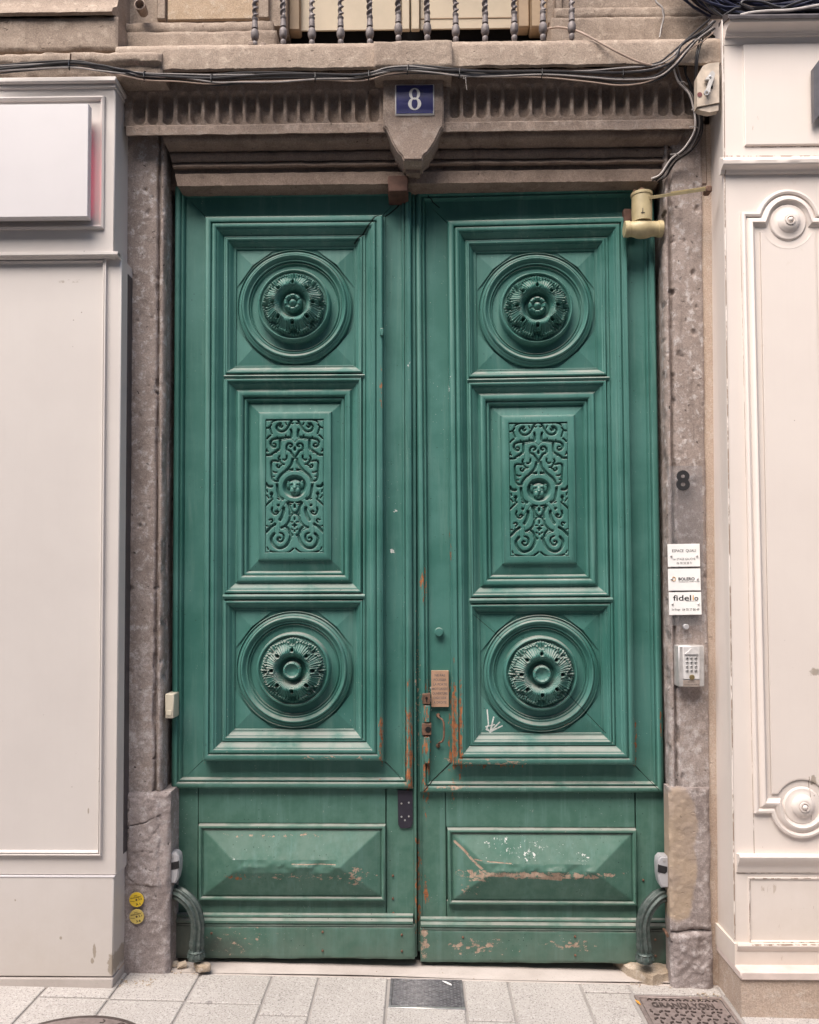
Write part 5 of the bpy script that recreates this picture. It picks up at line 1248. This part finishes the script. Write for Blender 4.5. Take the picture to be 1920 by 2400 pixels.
guard([(1573, 2096, -.03), (1557, 2098, -.06), (1540, 2104, -.08), (1518, 2130, -.09), (1507, 2164, -.092), (1509, 2206, -.092), (1511, 2246, -.092)], 'curved fluted iron wheel guard at the right jamb, on broken sill stone')
# door closer
dc = thing('door_closer', 'old khaki hydraulic door closer with arm at the upper right', 'door closer', P(1508, 554, -.10))
Yc = -.10; q = P(1505, 540, Yc)
m = MB(); rb = 24*K*.97
m.turn(q.x, Yc, [(rb*.96, P(0, 536, Yc).z), (rb, P(0, 512, Yc).z), (rb*.97, P(0, 478, Yc).z), (rb*1.05, P(0, 476, Yc).z), (rb*1.05, P(0, 470, Yc).z), (rb*.8, P(0, 467, Yc).z)], 32)
zc = P(1505, 537, Yc).z; rt = 18.5*K*.97
def axis(px): return X(px, Yc, 537)
prof = [(1463, .88), (1464, 1.0), (1474, 1.02), (1475, .93), (1484, .95), (1494, 1.14), (1505, 1.2), (1517, 1.14), (1527, .95), (1541, .93), (1542, 1.04), (1552, 1.02), (1553, .9)]
rows = [[(axis(a), Yc+rt*r*math.cos(t), zc+rt*r*math.sin(t)) for t in np.linspace(0, 2*math.pi, 25)] for a, r in prof]
m.grid(rows); m.add(rows[0][:-1], [tuple(range(24))]); m.add(rows[-1][:-1], [tuple(range(24))])
m.build('body', M['closer'], dc, angle=40)
m = MB(); a, b = P(1462, 489, -.06), P(1482, 530, -.06); m.box(a.x, b.x, -.06, -.03, b.z, a.z, .003); m.build('bracket', M['block_brown'], dc)
m = MB(); a, b = P(1505, 466, -.12), P(1658, 443, -.235); d = (b-a); zup = Vector((0, 0, 1))
m.tube([a-d*.05, a+d*.02, b], .008, 4); m.tube([a+d*.45+Vector((0, 0, .007)), b+Vector((0, 0, .006))], .006, 4); m.build('arm', M['closer'], dc, smooth=False)
m = MB(); m.turn(q.x, Yc, [(.012, P(0, 467, Yc).z), (.012, P(0, 458, Yc).z), (.006, P(0, 456, Yc).z)], 14); m.turn(q.x-.03, Yc, [(.006, P(0, 467, Yc).z), (.007, P(0, 461, Yc).z)], 10)
m.box(b.x-.008, b.x+.016, b.y-.012, b.y+.03, b.z-.016, b.z+.010, .004); m.build('pivot', M['rust'], dc)
m = MB(); q2 = P(1507, 495, Yc-rb-.001); m.box(q2.x-.001, q2.x+.001, Yc-rb-.0008, Yc-rb+.004, q2.z-.004, q2.z+.014); m.box(q2.x-.006, q2.x+.008, Yc-rb-.0008, Yc-rb+.004, q2.z-.0055, q2.z-.0035); m.build('cast_mark', M['ink'], dc, smooth=False)
# fire switch box beside the cables
Yj = -.285
jb = thing('fire_switch_box', 'dirty beige switch box with white lever beside the cable bundle', 'switch box', P(1660, 255, Yj))
def JP(a, b, Y=Yj): v = P(a, b, Y); return (v.x, v.z)
m = MB(); m.prism([JP(*v) for v in ((1634, 178), (1648, 154), (1662, 148), (1686, 146), (1686, 240), (1634, 250))], Yj, Yj+.035); m.build('casing', M['box_beige'], jb, smooth=False)
m = MB(); m.prism([JP(*v) for v in ((1636, 252), (1686, 241), (1685, 257), (1664, 261), (1642, 256))], Yj+.006, Yj+.035); m.build('lower_cover', M['box_beige'], jb, smooth=False)
m = MB(); m.prism([JP(*v) for v in ((1661, 176), (1667, 172), (1673, 178), (1668, 196), (1662, 212), (1661, 222), (1653, 224), (1650, 217), (1655, 208), (1659, 192), (1649, 193))], Yj-.018, Yj-.004); lv = m.build('lever', M['lever'], jb, smooth=False)
v = P(1655, 219, Yj-.02); m = MB(); m.lathe(v.x, v.z, [(.010, Yj-.02), (.010, Yj-.026), (.006, Yj-.026), (.006, Yj-.02)], 16); v2 = P(1665, 179, Yj-.02); m.lathe(v2.x, v2.z, [(.0045, Yj-.018), (.004, Yj-.022), (.0005, Yj-.0225)], 12, cap=True); m.build('pivot', M['steel'], jb)
m = MB(); m.box(JP(1662, 227)[0], JP(1671, 227)[0], Yj-.002, Yj+.002, JP(0, 228)[1], JP(0, 222)[1]); m.build('slot', M['black'], jb, smooth=False)
v = P(1640, 222, Yj); m = MB(); m.lathe(v.x, v.z, [(.010, Yj-.001), (.010, Yj-.0015), (.001, Yj-.0015)], 20, cap=True); m.build('red_mark', M['red_ink'], jb, smooth=False)

# ================================================================== CABLES
def bundle(name, label, specs, group=None):
    t = thing(name, label, 'cables', P(*specs[0][0][0]), group)
    for pts, r, mat, nm_ in specs:
        w = [tuple(P(*p)) for p in pts]; MB().tube(curve(w, 6), r, 7).build(nm_, M[mat], t)
    return t
r2 = random.Random(5); main = [(-30, 166, -0.325), (60, 158, -0.325), (165, 152, -0.325), (230, 160, -0.325), (289, 169, -0.325), (340, 178, -0.278), (420, 182, -0.278), (497, 184, -0.278), (560, 181, -0.278), (650, 179, -0.278), (740, 180, -0.278), (820, 181, -0.278), (865, 176, -0.318), (910, 167, -0.318), (956, 163, -0.318), (1010, 165, -0.318), (1077, 171, -0.318), (1150, 174, -0.278), (1270, 172, -0.278), (1380, 172, -0.278), (1459, 174, -0.278), (1530, 167, -0.278), (1576, 146, -0.285), (1606, 112, -0.285), (1642, 84, -0.29), (1672, 58, -0.31)]
specs = []
for i, (mat, r) in enumerate((('cable_black', .0040), ('cable_grey', .0032), ('cable_black', .0048), ('cable_white', .0028), ('cable_black', .0034), ('cable_grey', .0030), ('cable_black', .0040), ('cable_beige', .0028))):
    ph = r2.uniform(0, 6); pts = []
    for j, (a, b, y) in enumerate(main):
        spread = 1.0 if j < 20 else 2.2
        pts.append((a+r2.uniform(-8, 8), b+(i-3.5)*2.5*spread*.8+3.2*math.sin(ph+j*.9)+(7 if 6 < j < 10 and i > 4 else 0)+(9 if 18 < j < 22 and i > 3 else 0), y-.004*(i % 3)))
    specs.append((pts, r, mat, 'cable'))
bt = bundle('cable_bundle', 'bundle of black and grey cables strung under the balcony slab', specs)
for j in (2, 5, 7, 10, 12, 14, 16, 18, 20):
    a = P(main[j][0], main[j][1], main[j][2]-.003); MB().tube([a+Vector((0.003, .0, .018)), a+Vector((0, -.014, .008)), a+Vector((0, -.014, -.012)), a+Vector((-.003, 0, -.022))], .0022, 5).build('cable_tie', M['black_plastic'], bt)
kn = MB(); a = P(1092, 168, -.235)
for k in range(4): kn.tube(curve([tuple(a+Vector((r2.uniform(-.02, .02), r2.uniform(-.01, 0), r2.uniform(-.03, .02)))) for _ in range(5)], 4), .0018, 5)
kn.tube([a, a+Vector((.0, -.004, -.05)), a+Vector((.004, 0, -.075))], .0012, 4); kn.build('string_knot', M['cable_white'], bt)
second = [(1592, 118, -.27), (1584, 140, -.25), (1584, 166, -.235), (1597, 195, -.225), (1617, 220, -.22), (1629, 250, -.215), (1634, 285, -.215), (1629, 315, -.205), (1606, 350, -.18), (1576, 374, -.155), (1552, 408, -.135), (1530, 420, -.12)]
specs = []
for i, (mat, r) in enumerate((('cable_white', .0040), ('cable_black', .0036), ('cable_grey', .0030), ('cable_black', .0036), ('cable_black', .0034))):
    specs.append(([(a+(i-1)*4.6*(1 if j < 9 else .7)+r2.uniform(-2, 2)+(12 if i > 2 and j < 4 else 0), b+r2.uniform(-3, 3)+i*1.5, y+.004*i) for j, (a, b, y) in enumerate(second)], r, mat, 'cable'))
dt = bundle('cable_drop', 'cables curving down from the bundle past the switch box into the door corner', specs)
specs = [([(1642+i*6, 86+i*4, -.285), (1632+i*4, 130, -.28), (1630+i*3, 170, -.26), (1628+i*2, 220, -.225), (1632, 268, -.215)], .0042, 'cable_black', 'cable') for i in range(2)]
bundle('cable_drop', 'black cables hanging straight down behind the switch box', specs)
for a, b, y in ((1632, 259, -.22), (1628, 300, -.215), (1583, 364, -.17), (1600, 196, -.23), (1636, 96, -.30)):
    q = P(a, b, y); MB().tube([q+Vector((-.02, 0, .004)), q+Vector((0, -.013, 0)), q+Vector((.02, 0, -.004))], .0025, 5).build('cable_tie', M['cable_grey'], dt)
MB().tube(curve([tuple(P(*p)) for p in ((1278, 68, -.12), (1310, 64, -.16), (1340, 69, -.20), (1370, 80, -.25), (1434, 115, -.285), (1480, 138, -.285), (1520, 152, -.285), (1560, 158, -.25))], 6), .0042, 7).build('thin_cable', M['cable_beige'], label='thin beige cable sagging across the balcony slab', cat='cable')
hc = MB(); hc.tube(curve([tuple(P(*p)) for p in ((1532, -20, -.13), (1538, 4, -.13), (1552, 18, -.135), (1556, 38, -.13), (1551, 62, -.125), (1548, 80, -.13))], 6), .0042, 7); hc.tube([tuple(P(*p)) for p in ((1552, 20, -.142), (1556, 42, -.14), (1550, 66, -.135), (1546, 88, -.14))], .003, 6)
hk = hc.build('hanging_cable', M['cable_grey'], label='short grey cable end hanging on the stone pier', cat='cable')
# coils lying on the shop cornice
coil = thing('cable_coil', 'thick coil of blue black cable hanging over the shop cornice', 'cable coil', P(1780, 36, -.2))
r3 = random.Random(11)
for i in range(34):
    cx, cy = 1800+r3.uniform(-25, 25), -96+r3.uniform(-12, 12); ra, rb_ = 185+r3.uniform(-16, 34), 138+r3.uniform(-34, 22); Yc_ = -.20+r3.uniform(-.08, .06); ti = r3.uniform(-.06, .10)
    pts = []
    for k in range(33):
        t = 2*math.pi*k/32; u, v = ra*math.cos(t), rb_*math.sin(t)
        pts.append((cx+u*math.cos(ti)-v*math.sin(ti), cy+u*math.sin(ti)+v*math.cos(ti), Yc_+.05*math.sin(t)*0+.02*math.sin(2*t+i)))
    w = [P(*p) for p in pts]; zmin = Z(34, YS2, 1800)+.006+r3.random()*.02
    for q in w:
        if q.x > P(1700, 30, -.2).x: q.z = max(q.z, zmin)
    MB().tube([tuple(q) for q in w], r3.uniform(.0042, .0062), 6).build('cable_loop', M['cable_blue' if i % 4 else 'cable_black'], coil)
for i, pts in enumerate((((1735, 36, -.30), (1760, 30, -.31), (1800, 26, -.32), (1850, 24, -.33), (1900, 16, -.33), (1960, 4, -.33)), ((1766, 24, -.30), (1738, 10, -.30), (1748, 2, -.30), (1790, 6, -.30), (1830, 18, -.31), (1900, 22, -.31), (1980, 20, -.30)), ((1830, 22, -.32), (1870, 6, -.32), (1920, -8, -.32), (1990, -10, -.32)), ((1845, 20, -.30), (1880, 10, -.30), (1910, 4, -.31), (1990, 2, -.31)), ((1860, 24, -.29), (1900, 14, -.29), (1990, 12, -.29)))):
    MB().tube(curve([tuple(P(*p)) for p in pts], 6), .0055, 7).build('cable_loop', M[('cable_white', 'cable_black', 'cable_black', 'cable_blue', 'cable_blue')[i]], coil)

# ================================================================== GROUND FITTINGS
def onground(mb):
    mb.v = [(x, y, z+gz(x)) for x, y, z in mb.v]; return mb
x0, x1 = grate_x; y0, y1 = grate_y
gr = thing('cellar_grate', 'grey perforated cellar grate let into the pavement in front of the doors', 'grate', ((x0+x1)/2, (y0+y1)/2, gz((x0+x1)/2)))
m = MB(); m.box(x0, x1, y0, y1, -.03, -.012); onground(m).build('pit_floor', M['black'], gr, smooth=False)
m = MB(); nr_ = 22; nc = 10; W_, H_ = x1-x0, y1-y0
for r_ in range(nr_+1): yy = y0+H_*r_/nr_; m.box(x0, x1, yy-H_/nr_*.21, yy+H_/nr_*.21, -.012, -.001, .0008)
onground(m).build('bars', M['grate'], gr, kind='stuff')
m = MB()
for r_ in range(nr_):
    for c_ in range(nc+1):
        xx = x0+W_*(c_+(.5 if r_ % 2 else 0))/nc
        if xx > x1-.004: continue
        m.box(xx-.0035, xx+.0035, y0+H_*r_/nr_, y0+H_*(r_+1)/nr_, -.011, -.0015)
onground(m).build('bars', M['grate'], gr, kind='stuff')
m = MB(); 
for bx in ((x0-.004, x0+.006, y0, y1), (x1-.006, x1+.004, y0, y1), (x0-.004, x1+.004, y1-.004, y1+.004)): m.box(*bx, -.02, .001, .001)
onground(m).build('edge_frame', M['grate'], gr)
m = MB(); m.box(x0-.006, x1+.006, y0-.014, y0-.002, -.02, .003, .001); onground(m).build('nosing', M['steel'], gr)
# rectangular cover with cast lettering
x0, x1, y0, y1 = COVER
cv = thing('access_cover', 'brown cast iron cover with the words GRANDLYON and a raised pattern', 'manhole cover', ((x0+x1)/2, (y0+y1)/2, gz((x0+x1)/2)))
def skewbox(m, *a): m.box(*a); return m
m = MB(); m.box(x0, x1, y0, y1, -.03, -.003, .002); onground(m).build('plate', M['manhole'], cv)
m = MB()
for bx in ((x0-.018, x0-.003, y0-.018, y1+.018), (x1+.003, x1+.018, y0-.018, y1+.018), (x0-.003, x1+.003, y1+.003, y1+.018), (x0-.003, x1+.003, y0-.018, y0-.003)): m.box(*bx, -.03, .0, .002)
onground(m).build('rim', M['manhole'], cv)
m = MB(); rr_ = random.Random(3)
for r_ in range(9):
    for c_ in range(9):
        cx = x0+.025+c_*(x1-x0-.05)/8+(.018 if r_ % 2 else 0)-.009; cy = y1-.105-r_*.026
        if cy < y0+.02: continue
        k = (r_*2+c_) % 3; a = (R(30), R(-30), R(90))[k]
        for sgn, L in ((1, .014), (-1, .007)):
            dx, dy = math.cos(a+sgn*R(58))*L, math.sin(a+sgn*R(58))*L; n_ = Vector((-dy, dx)).normalized()*.0028
            p = [(cx+n_.x, cy+n_.y), (cx-n_.x, cy-n_.y), (cx+dx-n_.x, cy+dy-n_.y), (cx+dx+n_.x, cy+dy+n_.y)]
            m.prism_z(p, -.004, .0012)
for c_ in range(10):
    cx = x0+.03+c_*(x1-x0-.06)/9
    for dx, a in ((0, R(50)), (.010, R(130))):
        p = Vector((cx+dx, y1-.014)); d = Vector((math.cos(a), math.sin(a)))*.007; n_ = Vector((-d.y, d.x)).normalized()*.0022
        m.prism_z([tuple(p-d+n_), tuple(p-d-n_), tuple(p+d-n_), tuple(p+d+n_)], -.004, .001)
for c_ in range(12): m.box(x0+.10+c_*.017, x0+.109+c_*.017, y1-.0815, y1-.077, -.004, .001)
onground(m).build('raised_pattern', M['manhole_dark'], cv, kind='stuff')
m = MB(); flat = Matrix.Rotation(R(-90), 3, 'X'); put_text(m, 'GRANDLYON', ((x0+x1)/2-.005, y1-.056, .0013), (x1-x0)*.76, bold=.010, height=.036, M=flat)
m.v = [(x, y, .0013) for x, y, z in m.v]; onground(m).build('lettering', M['manhole_dark'], cv, smooth=False)
# round cover at the left
mc = thing('manhole_cover', 'round reddish brown iron manhole cover cut by the lower edge', 'manhole cover', (MANC.x, MANC.y, gz(MANC.x)))
m = MB(); m.turn(MANC.x, MANC.y, [(MANR, .0005), (MANR, .0035), (MANR-.002, .0045), (MANR-.014, .0045), (MANR-.016, .0035)], 72); onground(m).build('rim', M['manhole_dark'], mc)
m = MB(); m.turn(MANC.x, MANC.y, [(MANR-.017, .001), (MANR-.017, .004), (MANR-.019, .005), (.01, .005)], 72); onground(m).build('lid', M['manhole'], mc)
m = MB(); rr_ = random.Random(8)
for k in range(90):
    a = rr_.uniform(0, 2*math.pi); q = MANR*math.sqrt(rr_.uniform(.05, .78)); cx, cy = MANC.x+q*math.cos(a), MANC.y+q*math.sin(a); s_ = rr_.uniform(.008, .02)
    th0 = rr_.uniform(0, 6); pts = [(cx+s_*math.cos(th0+t), cy+s_*math.sin(th0+t)) for t in np.linspace(0, 3.6, 9)]
    for (ax, ay), (bx, by) in zip(pts[:-1], pts[1:]):
        d = Vector((bx-ax, by-ay)); n_ = Vector((-d.y, d.x)).normalized()*.002
        m.prism_z([(ax+n_.x, ay+n_.y), (ax-n_.x, ay-n_.y), (bx-n_.x, by-n_.y), (bx+n_.x, by+n_.y)], .004, .0068)
onground(m).build('raised_pattern', M['manhole_dark'], mc, kind='stuff')

# ---- stones
def rock(px, py, Y, sx, sy, sz, label, seed, mat='rubble'):
    bm = bmesh.new(); bmesh.ops.create_icosphere(bm, subdivisions=4, radius=1); p = np.array([v.co[:] for v in bm.verts])
    r_ = np.random.default_rng(seed); q = np.sign(p)*np.abs(p)**.7
    for _ in range(9):
        nrm = r_.normal(size=3); nrm /= np.linalg.norm(nrm); d = q@nrm; lim = r_.uniform(.55, .85); q -= np.clip(d-lim, 0, None)[:, None]*nrm
    q += (fbm(p+seed, 3, 3)*.06)[:, None]*p + (fbm(p+seed, 14, 2)*.02)[:, None]*p
    m = MB(); fs = [tuple(v.index for v in f.verts) for f in bm.faces]; bm.free()
    b = P(px, py, Y); rot = Matrix.Rotation(r_.uniform(-.3, .3), 3, 'Z'); vs = [rot @ Vector((a*sx, c*sy, d*sz)) for a, c, d in q]; zm = min(v.z for v in vs)
    m.add([(v.x+b.x, v.y+Y, v.z-zm+gz(b.x)-.001) for v in vs], fs)
    return m.build('rubble_stone', M[mat], angle=40, label=label, cat='stone', group='loose stones by the left wheel guard')
rock(474, 2262, -.10, .040, .030, .024, 'ochre angular stone in front of the left wheel guard', 1)
rock(429, 2252, -.075, .023, .020, .018, 'pale chipped stone between the jamb and the left wheel guard', 2)
rock(411, 2250, -.06, .024, .018, .016, 'brown rounded stone tight in the corner of the left jamb', 3)
# broken sill stone at the right
q0 = P(1440, 2254, -.03)
out = [(1436, 2250), (1470, 2275), (1500, 2290), (1530, 2296), (1560, 2290), (1590, 2288), (1614, 2284), (1640, 2276), (1650, 2250), (1560, 2240), (1500, 2242)]
pl_ = [Gd(a, b, .02) for a, b in out]
m = MB(); n = len(pl_); ring0 = [(p.x, p.y-.006, gz(p.x)-.02) for p in pl_]; ring1 = [(p.x, p.y-.004+random.uniform(-.006, .006), gz(p.x)+.036+random.uniform(-.004, .010)) for p in pl_]; cen = sum(pl_, Vector())/n
ring2 = [(p.x*.86+cen.x*.14, p.y*.86+cen.y*.14+.004, gz(p.x)+.046+random.uniform(-.004, .008)) for p in pl_]
fs = [(i, (i+1) % n, n+(i+1) % n, n+i) for i in range(n)]+[(n+i, n+(i+1) % n, 2*n+(i+1) % n, 2*n+i) for i in range(n)]+[tuple(range(2*n, 3*n))]
m.add(ring0+ring1+ring2, fs); bst = m.build('broken_sill_stone', M['rubble'], angle=25, label='broken ochre sill stone under the right wheel guard', cat='stone')
bm = bmesh.new(); bm.from_mesh(bst.data); bmesh.ops.triangulate(bm, faces=bm.faces); bmesh.ops.subdivide_edges(bm, edges=bm.edges, cuts=5, use_grid_fill=True)
for v in bm.verts:
    d = float(fbm(np.array([tuple(v.co)]), 40, 3)[0]); v.co += Vector((d*.004, d*.006, d*.006))
bm.to_mesh(bst.data); bm.free()
# grit and crumbs along the foot of the wall
m = MB(); rg = random.Random(21)
for k in range(420):
    t = rg.random(); px = rg.choice((rg.uniform(385, 500), rg.uniform(262, 420), rg.uniform(1440, 1690), rg.uniform(0, 280), rg.uniform(480, 1440)))
    x = (px-983)/545; y = (rg.uniform(-.135, -.02) if 400 < px < 1560 else rg.uniform(-.235, -.17)); s_ = rg.uniform(.0008, .0035)*(1.5 if px < 500 or px > 1450 else .8); z = gz(x)+s_*.3
    o = Vector((x, y, z)); vs = [o+Vector(v)*s_*rg.uniform(.6, 1.3) for v in ((1, 0, 0), (-1, 0, 0), (0, 1, 0), (0, -1, 0), (0, 0, 1), (0, 0, -1))]
    m.add(vs, [(0, 2, 4), (2, 1, 4), (1, 3, 4), (3, 0, 4), (2, 0, 5), (1, 2, 5), (3, 1, 5), (0, 3, 5)])
m.build('grit', M['rubble'], smooth=False, kind='stuff', label='grit and mortar crumbs along the foot of the wall')

a = P(1561, 2185, -.11); m = MB(); m.tube([a+Vector((0, .03, 0)), a, a+Vector((-.004, -.035, 0))], .006, 8); m.build('anchor_bolt', M['rust'], label='short rusty iron bolt sticking out of the right plinth beside the wheel guard', cat='bolt')
q = [Gd(a, b, .004) for a, b in ((1037, 2299), (1046, 2303), (1053, 2306), (1059, 2309))]; m = MB(); m.tube([tuple(v) for v in q], .0045, 6, radii=[.0015, .004, .0045, .002]); m.build('litter_scrap', M['white'], label='white scrap of litter lying on the cellar grate', cat='litter')
q = [Gd(a, b, .003) for a, b in ((1489, 2343), (1496, 2349), (1502, 2355))]; m = MB(); m.tube([tuple(v) for v in q], .005, 6, radii=[.001, .005, .001]); m.build('dry_leaf', M['orange_ink'], label='small ochre dry leaf beside the rectangular iron cover', cat='leaf')
